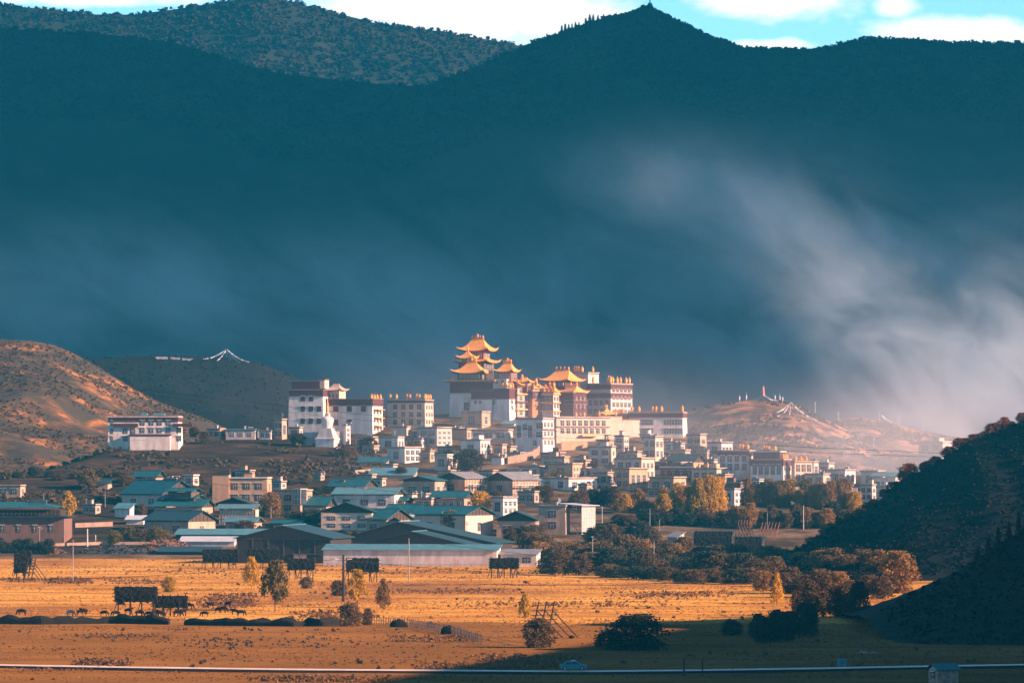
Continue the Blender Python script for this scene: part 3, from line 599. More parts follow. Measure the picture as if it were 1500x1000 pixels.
# ---------------------------------------------------------------- village houses (photo columns / rows -> their own plot of ground)
FH = [  # L, corner, R, base, top, front(rows,cols), right(rows,cols), wall, label, extra keywords
 (303, 322, 331, 643, 629, (1, 2), (1, 1), 'ochre', 'small ruined orange house right of the white block by the dry hill', {}),
 (331, 374, 379, 644, 630, (1, 3), (0, 0), 'grey', 'low blue-roofed grey house between orange ruin and scrub slope', {'roof': 'tealpale', 'style': 'pale'}),
 (379, 397, 401, 644, 632, (1, 2), (1, 1), 'white', 'low white hut with terrace left of the scrub slope top', {}),
 (401, 413, 421, 644, 615, (2, 2), (1, 1), 'tan', 'hazy brown house touching the left end of the white monastery block', {}),
 (423, 439, 444, 640, 627, (1, 1), (1, 1), 'cream', 'small tan hut with roof vase at foot of the white monastery block', {'chim': 1}),
 (502, 507, 510, 651, 623, (0, 0), (3, 1), 'white', 'slim white tower block standing right of the white stupa', {}),
 (520, 546, 555, 655, 641, (1, 3), (1, 1), 'tan', 'low brown house with sunlit end just right of the stupa rubble', {}),
 (554, 583, 593, 661, 641, (1, 1), (1, 2), 'white', 'plain white house with one window beside the dark round tree', {}),
 (566, 593, 617, 679, 656, (1, 1), (2, 3), 'white', 'white house with six large panes above the long teal shed', {'rstyle': 'dark'}),
 (574, 596, 602, 640, 626, (0, 0), (1, 1), 'cream', 'bright blank cream house below the gold-finialled dormitory', {}),
 (612, 640, 663, 655, 627, (2, 2), (3, 3), 'grey', 'three-storey grey house with bright white glazed side', {}),
 (663, 684, 699, 645, 629, (0, 0), (1, 3), 'ochre', 'flat orange house with three white-framed side windows', {}),
 (674, 704, 719, 671, 645, (1, 1), (2, 3), 'white', 'tall white house with six side windows above the dark round tree', {}),
 (617, 630, 637, 677, 661, (1, 1), (1, 1), 'ochre', 'small orange hut right of the white house with six panes', {}),
 (636, 655, 664, 690, 667, (1, 1), (2, 2), 'cream', 'cream terrace house left of the dark round tree', {'roof': 'whiteroof'}),
 (675, 706, 719, 627, 604, (1, 1), (1, 1), 'tan', 'small shaded annex under the great temple front wall', {}),
 (688, 745, 752, 645, 630, (1, 3), (0, 0), 'grey', 'long low grey house between orange house and white admin block', {}),
 (720, 736, 743, 670, 652, (1, 1), (1, 1), 'ochre', 'narrow orange hut beside the tall white house with six side windows', {}),
 (752, 778, 786, 662, 648, (1, 2), (0, 0), 'tan', 'low tan wall house left of the foot of the white admin block', {}),
 (719, 735, 739, 682, 670, (0, 0), (0, 0), 'white', 'low bright white yard block below the narrow orange hut', {}),
 (792, 827, 835, 694, 670, (1, 2), (1, 1), 'tan', 'tan mud house below the stone retaining wall', {}),
 (802, 839, 854, 703, 680, (1, 1), (2, 3), 'ochre', 'orange house with white end of six windows below the tan mud house', {}),
 (873, 893, 900, 658, 645, (1, 2), (1, 1), 'ochre', 'small orange house under the big cream wall', {}),
 (861, 896, 903, 684, 655, (2, 2), (2, 1), 'cream', 'two-storey cream house with slanted shadow below the big cream wall', {}),
 (899, 914, 922, 662, 639, (2, 1), (2, 2), 'cream', 'narrow cream house at the right foot of the big cream wall', {}),
 (916, 934, 941, 690, 662, (2, 2), (1, 1), 'tan', 'tan house between two cream houses in mid village', {}),
 (941, 960, 973, 676, 640, (2, 2), (2, 2), 'cream', 'tall cream house below the hall with two rows of windows', {}),
 (973, 985, 992, 664, 648, (1, 1), (1, 1), 'white', 'little white house right of the tall cream house', {}),
 (1005, 1026, 1036, 668, 637, (2, 2), (2, 1), 'tan', 'tall tan house at the left foot of the grassy knoll', {}),
 (1036, 1057, 1074, 672, 649, (1, 1), (1, 3), 'white', 'white house with three side panes under the grassy knoll', {}),
 (900, 940, 960, 705, 672, (2, 3), (2, 3), 'cream', 'wide two-storey cream house with bright white end', {}),
 (966, 1018, 1035, 702, 685, (1, 4), (1, 2), 'brown', 'low dark-fronted house with wide white flat roof', {'roof': 'whiteroof', 'cap': 'whiteroof'}),
 (900, 922, 950, 718, 687, (2, 2), (1, 3), 'ochre', 'orange two-storey house in front of the wide cream one', {}),
 (950, 987, 1006, 722, 700, (1, 2), (1, 2), 'ochre', 'orange house with dark roof line above the weeping golden trees', {}),
 (1012, 1050, 1070, 708, 687, (1, 3), (1, 3), 'cream', 'terrace house with gold roof vases before the large pale hall', {'fin': (1016, 1024, 1036, 1048)}),
 (1054, 1076, 1089, 741, 717, (1, 1), (2, 2), 'white', 'white house standing alone among the golden trees', {}),
 (1050, 1085, 1092, 722, 708, (0, 0), (1, 1), 'brown', 'brown walled yard building behind the lone white house', {}),
 (1178, 1206, 1221, 712, 695, (1, 2), (1, 1), 'cream', 'low cream house right of the large pale hall', {}),
 (1178, 1192, 1200, 699, 677, (1, 1), (1, 1), 'grey', 'hazy grey house behind the low cream one by the pale hall', {}),
 (1199, 1214, 1223, 698, 679, (1, 1), (1, 1), 'grey', 'hazy grey slant-roofed house left of the long white house', {}),
 (1212, 1238, 1254, 711, 689, (1, 3), (1, 2), 'white', 'long hazy white house behind the right-hand golden trees', {}),
 (1260, 1286, 1297, 714, 691, (1, 1), (1, 1), 'cream', 'plain cream house with single window near the wooded hill', {}),
 (1259, 1278, 1284, 736, 711, (2, 2), (2, 1), 'cream', 'cream framed house with four big panes near the wooded hill foot', {}),
 (1284, 1301, 1310, 731, 713, (1, 1), (1, 1), 'white', 'small white house peeping out behind the wooded hill edge', {}),
 (788, 829, 836, 782, 742, (2, 1), (0, 0), 'tan', 'tan two-storey house joined to the white-roofed glass frame', {}),
 (720, 737, 759, 757, 729, (1, 1), (2, 3), 'white', 'small white two-storey house with dark side windows above brown gables', {}),
 (789, 833, 876, 720, 701, (1, 2), (1, 3), 'white', 'long low white house below the orange house with white end', {}),
 (312, 392, 399, 742, 701, (2, 4), (2, 1), 'ochre', 'large orange block with eight windows and a stair tower', {'roof': 'whiteroof', 'ww': 1}),
 (402, 440, 459, 756, 719, (2, 1), (2, 2), 'ochre', 'orange house with white glazed bay right of the large orange block', {}),
 (606, 632, 641, 745, 731, (1, 2), (1, 1), 'ochre', 'small orange hut half hidden among the teal gables', {}),
 (589, 604, 612, 738, 724, (1, 1), (1, 1), 'cream', 'little cream hut at right end of the long white-walled house', {}),
 (757, 783, 790, 738, 721, (1, 2), (1, 1), 'tan', 'low tan house behind the small white two-storey house', {}),
 (845, 866, 874, 738, 721, (1, 2), (1, 1), 'grey', 'small grey house at the edge of the brown trees', {}),
 (268, 283, 292, 712, 697, (1, 1), (1, 1), 'cream', 'cream hut with white roof left of the large orange block', {'roof': 'whiteroof'}),
 (700, 722, 730, 706, 690, (1, 2), (1, 1), 'tan', 'tan hut between two grey-roofed gabled houses', {}),
 (520, 545, 552, 706, 696, (0, 0), (0, 0), 'tan', 'low mud wall house at the end of the scrub slope', {}),
 (760, 790, 798, 700, 684, (1, 2), (1, 1), 'cream', 'small cream house under the stone retaining wall', {}),
 (838, 858, 866, 700, 686, (1, 2), (1, 1), 'cream', 'small pale house right of the orange house with white end', {}),
 (868, 890, 899, 712, 693, (1, 2), (1, 2), 'tan', 'tan house left of the orange two-storey house', {}),
 (-6, 30, 38, 728, 712, (1, 2), (1, 1), 'tan', 'tan house with flat roof at far left above the teal-roofed courtyard house', {}),
 (936, 952, 960, 648, 637, (1, 1), (1, 1), 'white', 'tiny white hut just under the hall with two rows of windows', {}),
 (980, 1004, 1012, 674, 660, (1, 2), (1, 1), 'tan', 'tan hut left of the sloping teal roof below the knoll', {}),
 (1092, 1112, 1120, 716, 703, (1, 1), (1, 1), 'white', 'white hut against the base wall of the large pale hall', {}),
]
for (L_, C_, R_, ba, to, fr, rr, wm_, lab, kw) in FH:
    kw = dict(kw); ch = kw.pop('chim', 0); kw.pop('ww', 0)
    ex = (lambda k: k.chimney(-k.w * .4, k.d * .4, 1.6)) if ch or rng.random() < .3 else None
    if 'eight windows' in lab:
        def ex(k):
            b = k.mb(); b.box(-k.w - .15, -k.w + (336 - 312) / k.s, -.5, 4, -2, k.h + 1.6); b.mi = 1; b.box(-k.w - .4, -k.w + (336 - 312) / k.s + .25, -.75, 4.25, k.h + 1.603, k.h + 2.0); b.build('stair_tower', [M['ochre'], M['dark']], k.root)
            for z in (.15, .55): o = k.window('f', 1.8, k.h * z, .9, 1.6); o.location -= k.uy * .5
    if 'glazed bay' in lab:
        def ex(k):
            x0 = k.fx(432); b = k.mb(); b.box(x0, .9, -1.4, 3, k.h * .48, k.h + .7); b.mi = 1
            for i in range(6): x = x0 + (.9 - x0) * i / 5; b.box(x - .08, x + .08, -1.5, -1.38, k.h * .48, k.h + .7)
            for i in range(4): z = k.h * .48 + (k.h * .52 + .6) * i / 3; b.box(x0, .9, -1.49, -1.395, z, z + .15)
            b.mi = 1; b.box(x0 - .3, 1.2, -1.8, 3.3, k.h + .703, k.h + .95); b.build('glazed_bay', [M['glass'], M['trim']], k.root)
    flat_house(L_, C_, R_, ba, to, fr, rr, wm_, lab, extra=ex, **kw)
flat_house(1345, 1381, 1396, 665, 648, (1, 2), (1, 1), 'cream', 'hazy pale house alone on the far grassy rise behind the wooded hill', D=2205, roof='whiteroof')

GH = [  # L, corner, R, base, eave, ridge, axis, front, right, wall, roof, label, extra
 (590, 637, 656, 730, 705, 697, 'y', (1, 2), (1, 2), 'tan', 'teal', 'tan gabled house with teal roof left of the brown balcony house', {}),
 (641, 681, 711, 727, 702, 691, 'y', (1, 1), (1, 2), 'ochre', 'greyroof', 'brown-orange gabled house with white balconies and grey roof', {'balcony': True}),
 (712, 751, 789, 727, 704, 691, 'y', (1, 1), (1, 2), 'tan', 'greyroof', 'grey gabled house with tiered white balconies in mid village', {'balcony': True}),
 (632, 680, 692, 745, 730, 719, 'x', (1, 4), (1, 1), 'tan', 'teal', 'teal-roofed house with white-framed front windows below the brown balcony house', {'style': 'pale'}),
 (606, 682, 723, 789, 755, 741, 'x', (1, 2), (1, 1), 'cream', 'teal', 'big teal-roofed house with sunlit gable wall behind the barns', {}),
 (489, 578, 591, 747, 725, 714, 'x', (1, 3), (1, 3), 'white', 'tealpale', 'long white-walled house under a pale teal roof', {'chim': True}),
 (727, 784, 790, 787, 763, 748, 'y', (1, 2), (0, 0), 'tan', 'tealdark', 'pink-tan gabled house left of the white-roofed glass frame', {}),
 (428, 478, 490, 756, 742, 727, 'x', (1, 2), (1, 1), 'tan', 'teal', 'small teal-roofed house in front of the glazed-bay house', {'chim': True}),
 (470, 545, 552, 778, 751, 735, 'y', (2, 3), (0, 0), 'cream', 'tealdark', 'pale gabled house with three front windows and tall chimney', {'chim': True}),
 (497, 566, 602, 780, 762, 745, 'x', (1, 2), (1, 1), 'tan', 'teal', 'low teal-roofed gabled house next to the pale gabled one', {}),
 (313, 370, 378, 748, 741, 728, 'y', (1, 1), (0, 0), 'tan', 'tealdark', 'dark gable roof rising before the large orange block', {}),
 (481, 532, 551, 724, 714, 701, 'x', (1, 2), (0, 0), 'tan', 'teal', 'teal-roofed house with dark gable at the foot of the scrub slope', {}),
 (197, 228, 240, 710, 700, 689, 'x', (1, 1), (0, 0), 'tan', 'teal', 'highest of the teal-roofed houses at left, against the dark slope', {}),
 (178, 238, 288, 744, 725, 703, 'x', (1, 2), (1, 1), 'cream', 'teal', 'cream house with white chimney under a broad teal gable at left', {'chim': True}),
 (226, 296, 312, 756, 743, 731, 'x', (1, 2), (1, 1), 'tan', 'teal', 'house with layered teal roofs and raised roof lantern', {'lantern': True}),
 (211, 276, 316, 784, 764, 748, 'x', (1, 2), (1, 1), 'tan', 'tealdark', 'tan house with wide dark gable behind the brown bushes', {}),
 (566, 612, 624, 758, 751, 738, 'x', (1, 1), (0, 0), 'tan', 'teal', 'small teal roof with brown gable behind the big teal-roofed house', {}),
 (978, 1016, 1031, 692, 677, 665, 'x', (1, 2), (0, 0), 'tan', 'tealdark', 'house with long slanting teal roof below the grassy knoll', {}),
 (1279, 1312, 1322, 722, 699, 692, 'x', (1, 3), (1, 1), 'white', 'tealpale', 'pale teal-roofed house at the foot of the wooded hill', {}),
 (590, 618, 632, 722, 713, 706, 'x', (1, 1), (0, 0), 'tan', 'teal', 'low teal-roofed hut in front of the long teal shed', {}),
 (742, 780, 790, 722, 712, 705, 'x', (1, 1), (0, 0), 'tan', 'greyroof', 'dark eaved hut beside the grey balcony house', {}),
 (330, 372, 384, 775, 766, 757, 'x', (1, 2), (0, 0), 'tan', 'tealpale', 'low hut with pale roof before the greenhouse', {}),
 (400, 438, 448, 776, 768, 761, 'x', (1, 2), (0, 0), 'tan', 'teal', 'low teal hut between greenhouse and dark bushes', {}),
 (556, 592, 604, 744, 735, 727, 'x', (1, 1), (0, 0), 'tan', 'teal', 'teal-roofed hut behind the low teal gabled house', {}),
 (120, 158, 166, 716, 709, 701, 'x', (1, 1), (0, 0), 'tan', 'tealdark', 'dark-roofed hut below the dark slope at left', {}),
 (660, 690, 700, 762, 752, 744, 'x', (1, 1), (0, 0), 'tan', 'tealdark', 'dark teal hut behind the sunlit gable wall', {}),
]
for (L_, C_, R_, ba, ea, ri, ax, fr, rr, wm_, rf, lab, kw) in GH:
    kw = dict(kw); lan = kw.pop('lantern', 0)
    r = gable_house(L_, C_, R_, ba, ea, ri, ax, fr, rr, wm_, rf, lab, **kw)
    if lan:
        for (l2, c2, r2, b2, t2, nm) in ((238, 284, 298, 738, 731, 'lower_lantern'), (246, 280, 292, 728, 721, 'upper_lantern')):
            k = Blk(l2, c2, r2, b2, t2, gD(756) + 6, root=r); k.walls('timber', nm, 0, .8); k.gable('x', 1.2, 'teal', over=1.2)

# long village sheds
def shed(L_, C_, R_, base, eave, back, wall, roof, label, D=None, deep=None, wm_rows=(0, 0), name='shed'):
    """single pitch shed: eave row at the front, back row = top edge of the roof"""
    r = root_at(name, label, 'shed', (L_ + C_) / 2, base, D); k = Blk(L_, C_, R_, base, eave, D, root=r, deep=deep)
    k.walls(wall, taper=.004); b = k.mb(); rise = max((eave - back) / k.s, .4); o = .6
    z = k.h
    b.add([(-k.w - o, -o, z), (o, -o, z), (o, k.d + o, z + rise), (-k.w - o, k.d + o, z + rise), (-k.w - o, -o, z + .16), (o, -o, z + .16), (o, k.d + o, z + rise + .16), (-k.w - o, k.d + o, z + rise + .16)],
          [(0, 3, 2, 1), (4, 5, 6, 7), (0, 1, 5, 4), (1, 2, 6, 5), (2, 3, 7, 6), (3, 0, 4, 7)])
    b.build('roof', M[roof], r)
    g = k.mb(); g.add([(0, 0, z), (0, k.d, z), (0, k.d, z + rise - .02), (-.2, 0, z), (-.2, k.d, z), (-.2, k.d, z + rise - .02)], [(0, 1, 2), (3, 5, 4), (1, 4, 5, 2)]); g.build('gable_end', M[wall], r)
    k.grid('f', *wm_rows)
    return r, k
shed(541, 606, 608, 702, 696, 685, 'tan', 'tealpale', 'long low teal-roofed shed at the right end of the scrub slope', deep=9)
shed(524, 566, 568, 681, 677, 669, 'tan', 'teal', 'low teal shed below the rubble by the stupa', deep=7)
shed(735, 753, 756, 624, 621, 616, 'grey', 'tealpale', 'small blue-roofed lean-to under the great temple', deep=7)
shed(600, 634, 637, 762, 757, 752, 'timber', 'whiteroof', 'white sheeted lean-to behind the big teal-roofed house', deep=5)
shed(257, 386, 388, 792, 783, 775, 'dark', 'tealpale', 'long open shed with pale teal roof at the field edge', deep=9)
shed(264, 343, 345, 800, 793, 786, 'grey', 'whiteroof', 'white-walled shed in front of the long pale teal roof', deep=6)
shed(231, 318, 320, 813, 808, 801, 'dark', 'tealdark', 'dark low shed with grey-blue roof left of the barns', deep=9)
shed(430, 470, 472, 825, 812, 801, 'cream', 'tealdark', 'small pale annex between dark barn and long white shed', deep=7)
shed(472, 728, 733, 829, 806, 798, 'white', 'tealpale', 'very long white-walled shed with pale teal roof facing the field', deep=8)
shed(733, 786, 792, 829, 812, 805, 'white', 'greyroof', 'low white annex with grey roof at right end of the long shed', deep=8, wm_rows=(1, 2))
shed(168, 190, 198, 758, 745, 737, 'white', 'tealpale', 'small white shed with tilted canopy roof at left', deep=4)
shed(185, 210, 214, 768, 761, 755, 'white', 'whiteroof', 'shiny white tarpaulin shed left of the dark wide gable', deep=4)
shed(1016, 1070, 1072, 800, 785, 778, 'dark', 'tealdark', 'dark timber shed among the orange bushes', deep=6)
shed(1076, 1116, 1118, 806, 792, 786, 'dark', 'tealdark', 'second dark timber shed, below the bare drying frames', deep=6)
shed(978, 992, 1001, 796, 787, 779, 'cream', 'greyroof', 'tiny cream hut behind the willow hedge', deep=4)
# barns
def barn(L_, R_, base, eave, apx, apy, deep, roof, label, gab='attic', dy=0):
    r = root_at('barn', label, 'barn', (L_ + R_) / 2, base); D = gD(base) + dy; s = F / D
    k = Blk(L_, R_, R_, base, eave, D, root=r, deep=deep, ang=12); k.walls('dark', taper=0)
    k.w = (R_ - L_) / s / math.cos(k.th); b = k.mb(); xa = k.fx(apx); ra = (eave - apy) / s; z = k.h; o = 1.2; x0, x1 = -k.w - o, o; th = .2
    q = [(x0, z), (xa, z + ra), (x1, z)]
    vs = [(x, y, zz + dz) for dz in (0, -th) for y in (-o, k.d + o) for x, zz in q]
    b.add(vs, [(0, 1, 4, 3), (1, 2, 5, 4), (6, 9, 10, 7), (7, 10, 11, 8), (0, 6, 7, 1), (1, 7, 8, 2), (3, 4, 10, 9), (4, 5, 11, 10), (0, 3, 9, 6), (2, 8, 11, 5)])
    b.mi = 1; b.box(xa - .25, xa + .25, -o - .05, k.d + o, z + ra - .05, z + ra + .14)
    b.build('roof', [M[roof], M['tealpale']], r)
    g = k.mb(); e = (ra * o / (xa - x0)); g.add([(-k.w, .1, z - .02), (0, .1, z - .02), (0, .1, z + ra * o / (x1 - xa) - th - .05), (xa, .1, z + ra - th - .03), (-k.w, .1, z + e - th - .05)], [(0, 1, 2, 3, 4)]); g.build('gable_end', M[gab], r)
    t = k.mb()
    for i in range(7): x = -k.w + k.w * i / 6; t.box(x - .12, x + .12, -.15, .05, 0, z)
    t.box(-k.w, 0, -.16, .06, z - .35, z - .1); t.build('front_post_frame', M['timber'], r)
    return r
barn(346, 484, 826, 788, 414, 769, 34, 'tealdark', 'large dark barn with open gable, left of the long white shed', dy=10)
barn(482, 724, 822, 795, 584, 764, 30, 'tealdark', 'broad dark-roofed barn behind the very long white shed', dy=34)
barn(520, 690, 826, 799, 604, 778, 20, 'tealdark', 'lower front gable of dark roofing just above the long white shed', dy=16)

# glass frame with white roof
r = root_at('greenhouse', 'tall glass and steel frame with slanting white roof beside the tan house', 'greenhouse', 840, 781); k = Blk(838, 852, 872, 782, 741, root=r, ang=40)
b = k.mb()
for i in range(9):
    y = k.d * i / 8; b.box(-.06, .06, y - .06, y + .06, -2, k.h)
for i in range(9): z = k.h * i / 8; b.box(-.05, .05, .07, k.d - .07, z - .05, z + .05)
for i in range(5):
    x = -k.w * i / 4; b.box(x - .06, x + .06, -.06, .06, -2, k.h)
for i in range(5): z = k.h * i / 4; b.box(-k.w + .07, -.07, -.05, .05, z - .05, z + .05)
b.build('steel_frame', M['trim'], r)
g = k.mb(); g.box(-.03, -.01, .05, k.d - .05, -.5, k.h - .1); g.build('glazing', mat('pale_polycarbonate', (.42, .40, .38), (.34, .34, .34), .5, .25, spec=.5), r)
g = k.mb(); o = 1.2; w2 = k.w + 6; g.add([(-w2 - o, -o, k.h + .9), (o, -o, k.h + .1), (o, k.d + o, k.h + .1), (-w2 - o, k.d + o, k.h + .9), (-w2 - o, -o, k.h + 1.1), (o, -o, k.h + .3), (o, k.d + o, k.h + .3), (-w2 - o, k.d + o, k.h + 1.1)],
    [(0, 3, 2, 1), (4, 5, 6, 7), (0, 1, 5, 4), (1, 2, 6, 5), (2, 3, 7, 6), (3, 0, 4, 7)]); g.build('roof', M['whiteroof'], r)
# low greenhouse
r = root_at('greenhouse', 'low greenhouse with white posts and pale teal roof before the large orange block', 'greenhouse', 350, 766); k = Blk(321, 374, 379, 767, 746, root=r); k.walls('cream', taper=0)
b = k.mb()
for i in range(13): x = -k.w + k.w * i / 12; b.box(x - .07, x + .07, -.12, -.003, 0, k.h)
for i in range(4): z = k.h * i / 3; b.box(-k.w, 0, -.1, -.01, z - .07, z + .05)
b.build('post_frame', M['timber'], r)
k.gable('x', 1.4, 'tealpale', over=1.0)
# courtyard house at the left edge
r = root_at('courtyard_house', 'big brown house at left edge with open gallery under teal roofs', 'house', 45, 795); k = Blk(-40, 94, 106, 795, 757, root=r); k.walls('brown', taper=.006)
k.flat_roof('tealdark', over=1.6, cap='tealdark', para=.1, name='lower_roof'); k.grid('f', 1, 5, 'dark', z0=.3, z1=.8, hh=.5, ww=.2)
b = k.mb(); z = k.h + .4
for i in range(22): x = -k.w + 1 + (k.w - 3) * i / 21; b.box(x - .09, x + .09, 1.2, 1.4, z, z + 2.1)
b.box(-k.w + 1, -2, 1.15, 1.45, z + .8, z + .95); b.mi = 1; b.box(-k.w + 1, -2, 4, k.d - 2, z, z + 2.1); b.build('gallery', [M['timber'], M['dark']], r)
k2 = Blk(-40, 80, 92, 795, 743, gD(795) + 1.5, root=r); b = k2.mb(); zz = k2.h; xm = k2.fx(48)
b.add([(-k2.w - 1, -1.2, zz), (1, -1.2, zz), (1, k2.d, zz + .3), (-k2.w - 1, k2.d, zz + .3), (-k2.w * .85, k2.d * .5, zz + 2.0), (-k2.w * .3, k2.d * .5, zz + 2.0)], [(0, 1, 5, 4), (1, 2, 5), (2, 3, 4, 5), (3, 0, 4), (0, 3, 2, 1)]); b.build('upper_roof', M['teal'], r)
for (lx, lw, zo) in ((50, 34, 0), ):
    b = k2.mb(); x = k2.fx(lx); b.box(x - 3, x + 3, k2.d * .4, k2.d * .6, zz + .5, zz + 2.6); b.build('roof_vent', M['tealdark'], r)
# yard walls and retaining walls
def wall_line(pts, h, label, m='stone', name='stone_wall', th=.6, cap=None):
    """pts: photo (px, base) corners; follows the ground"""
    w = [G(px, py)[0] for px, py in pts]; c = w[0].copy(); b = MB()
    for a, d in zip(w, w[1:]):
        n = max(1, int((d - a).length / 4)); t = (d - a).normalized().cross(Vector((0, 0, 1))).normalized() * th / 2
        for i in range(n):
            p, q = a + (d - a) * (i / n) - c, a + (d - a) * ((i + 1) / n) - c; hh = h * (1 + .12 * fbm(p.x * .2, p.y * .2)); up = Vector((0, 0, hh)); dn = Vector((0, 0, -1.5))
            b.add([p - t + dn, q - t + dn, q + t + dn, p + t + dn, p - t + up, q - t + up, q + t + up, p + t + up], [(0, 3, 2, 1), (4, 5, 6, 7), (0, 1, 5, 4), (1, 2, 6, 5), (2, 3, 7, 6), (3, 0, 4, 7)])
    o = b.build(name, M[m]); o.location = c; return tag(o, label, 'wall')
wall_line([(743, 680), (762, 677), (780, 671), (790, 664)], 3.2, 'curved sunlit stone retaining wall on the hillside below the admin block')
wall_line([(822, 659), (860, 657)], 3.6, 'straight orange terrace wall below the long cream wing', 'ochre', 'terrace_wall', .8)
wall_line([(444, 652), (508, 650)], 5.5, 'grey enclosure wall behind the white stupa', 'grey', 'enclosure_wall')
wall_line([(505, 684), (540, 690), (600, 694)], 1.2, 'low mud wall along the foot of the scrub slope', 'tan', 'mud_wall')
wall_line([(60, 800), (150, 797), (230, 797)], 1.0, 'low mud wall by the lane in front of the left houses', 'tan', 'mud_wall')

for pts, h, m, lab in (
 ([(600, 704), (640, 706), (668, 703)], 1.8, 'tan', 'mud yard wall right of the long teal shed'), ([(560, 690), (520, 694)], 1.5, 'tan', 'short mud wall under the long teal shed'),
 ([(742, 694), (790, 696)], 2.0, 'grey', 'grey yard wall left of the tan mud house'), ([(850, 692), (896, 694)], 2.2, 'cream', 'cream yard wall under the two-storey cream house with slanted shadow'),
 ([(690, 650), (750, 652)], 2.4, 'tan', 'tan terrace wall below the long low grey house'), ([(620, 644), (660, 646)], 2.2, 'grey', 'grey terrace wall behind the three-storey grey house'),
 ([(930, 694), (985, 696)], 2.0, 'white', 'white yard wall right of the wide two-storey cream house'), ([(1035, 680), (1060, 682)], 2.2, 'cream', 'cream wall left of the large pale hall'),
 ([(1100, 722), (1180, 722)], 2.4, 'cream', 'long cream wall along the foot of the large pale hall'), ([(1180, 720), (1256, 722)], 2.0, 'white', 'white wall in front of the long hazy white house'),
 ([(440, 760), (478, 764)], 1.6, 'tan', 'tan wall below the glazed-bay house'), ([(590, 758), (640, 760)], 1.6, 'grey', 'grey wall behind the white sheeted lean-to'),
 ([(110, 772), (165, 770)], 1.6, 'tan', 'mud wall right of the brown courtyard house'), ([(770, 742), (812, 744)], 1.8, 'tan', 'mud wall above the tan house with glass frame')): wall_line(pts, h, lab, m, 'yard_wall', .5)
XH = [
 (640, 660, 668, 702, 690, (1, 2), (1, 1), 'tan', 'small tan house between long teal shed and brown balcony house', {}),
 (560, 576, 583, 692, 681, (1, 1), (1, 1), 'tan', 'tan hut above the long teal shed', {}),
 (604, 618, 624, 655, 643, (1, 1), (1, 1), 'white', 'white hut left of the three-storey grey house', {}),
 (640, 654, 662, 666, 655, (1, 1), (1, 1), 'tan', 'tan hut below the three-storey grey house', {}),
 (652, 672, 680, 640, 628, (1, 2), (1, 1), 'grey', 'grey hut above the flat orange house', {}),
 (590, 606, 612, 650, 640, (1, 1), (1, 1), 'tan', 'brown hut right of the plain white house', {}),
 (742, 762, 770, 676, 664, (1, 2), (1, 1), 'cream', 'cream hut just above the stone retaining wall', {}),
 (862, 880, 888, 672, 661, (1, 1), (1, 1), 'ochre', 'orange hut under the small orange house by the cream wall', {}),
 (906, 924, 932, 676, 664, (1, 2), (1, 1), 'cream', 'cream hut behind the wide two-storey cream house', {}),
 (958, 976, 984, 690, 678, (1, 2), (1, 1), 'ochre', 'orange hut left of the house with slanting teal roof', {}),
 (1030, 1046, 1052, 686, 674, (1, 1), (1, 1), 'grey', 'grey hut at the left corner of the large pale hall', {}),
 (846, 860, 868, 722, 710, (1, 1), (1, 1), 'tan', 'tan hut right of the long low white house', {}),
 (455, 470, 476, 704, 695, (1, 1), (1, 1), 'tan', 'tan hut on the scrub slope above the teal-roofed house with dark gable', {}),
 (396, 412, 420, 716, 706, (1, 1), (1, 1), 'cream', 'cream hut right behind the large orange block', {}),
 (545, 560, 566, 712, 702, (1, 1), (1, 1), 'cream', 'cream hut right of the dark gable at the scrub slope foot', {}),
 (700, 716, 722, 664, 655, (0, 0), (1, 1), 'ochre', 'ochre store behind the narrow orange hut', {}),
 (655, 668, 674, 686, 676, (1, 1), (1, 1), 'white', 'white hut in front of the dark round tree', {}),
 (812, 828, 836, 716, 706, (1, 1), (1, 1), 'ochre', 'orange annex behind the long low white house', {}),
]
for (L_, C_, R_, ba, to, fr, rr, wm_, lab, kw) in XH: flat_house(L_, C_, R_, ba, to, fr, rr, wm_, lab, extra=(lambda k: k.chimney(-k.w * .5, k.d * .5, 1.2)) if rng.random() < .4 else None, **kw)

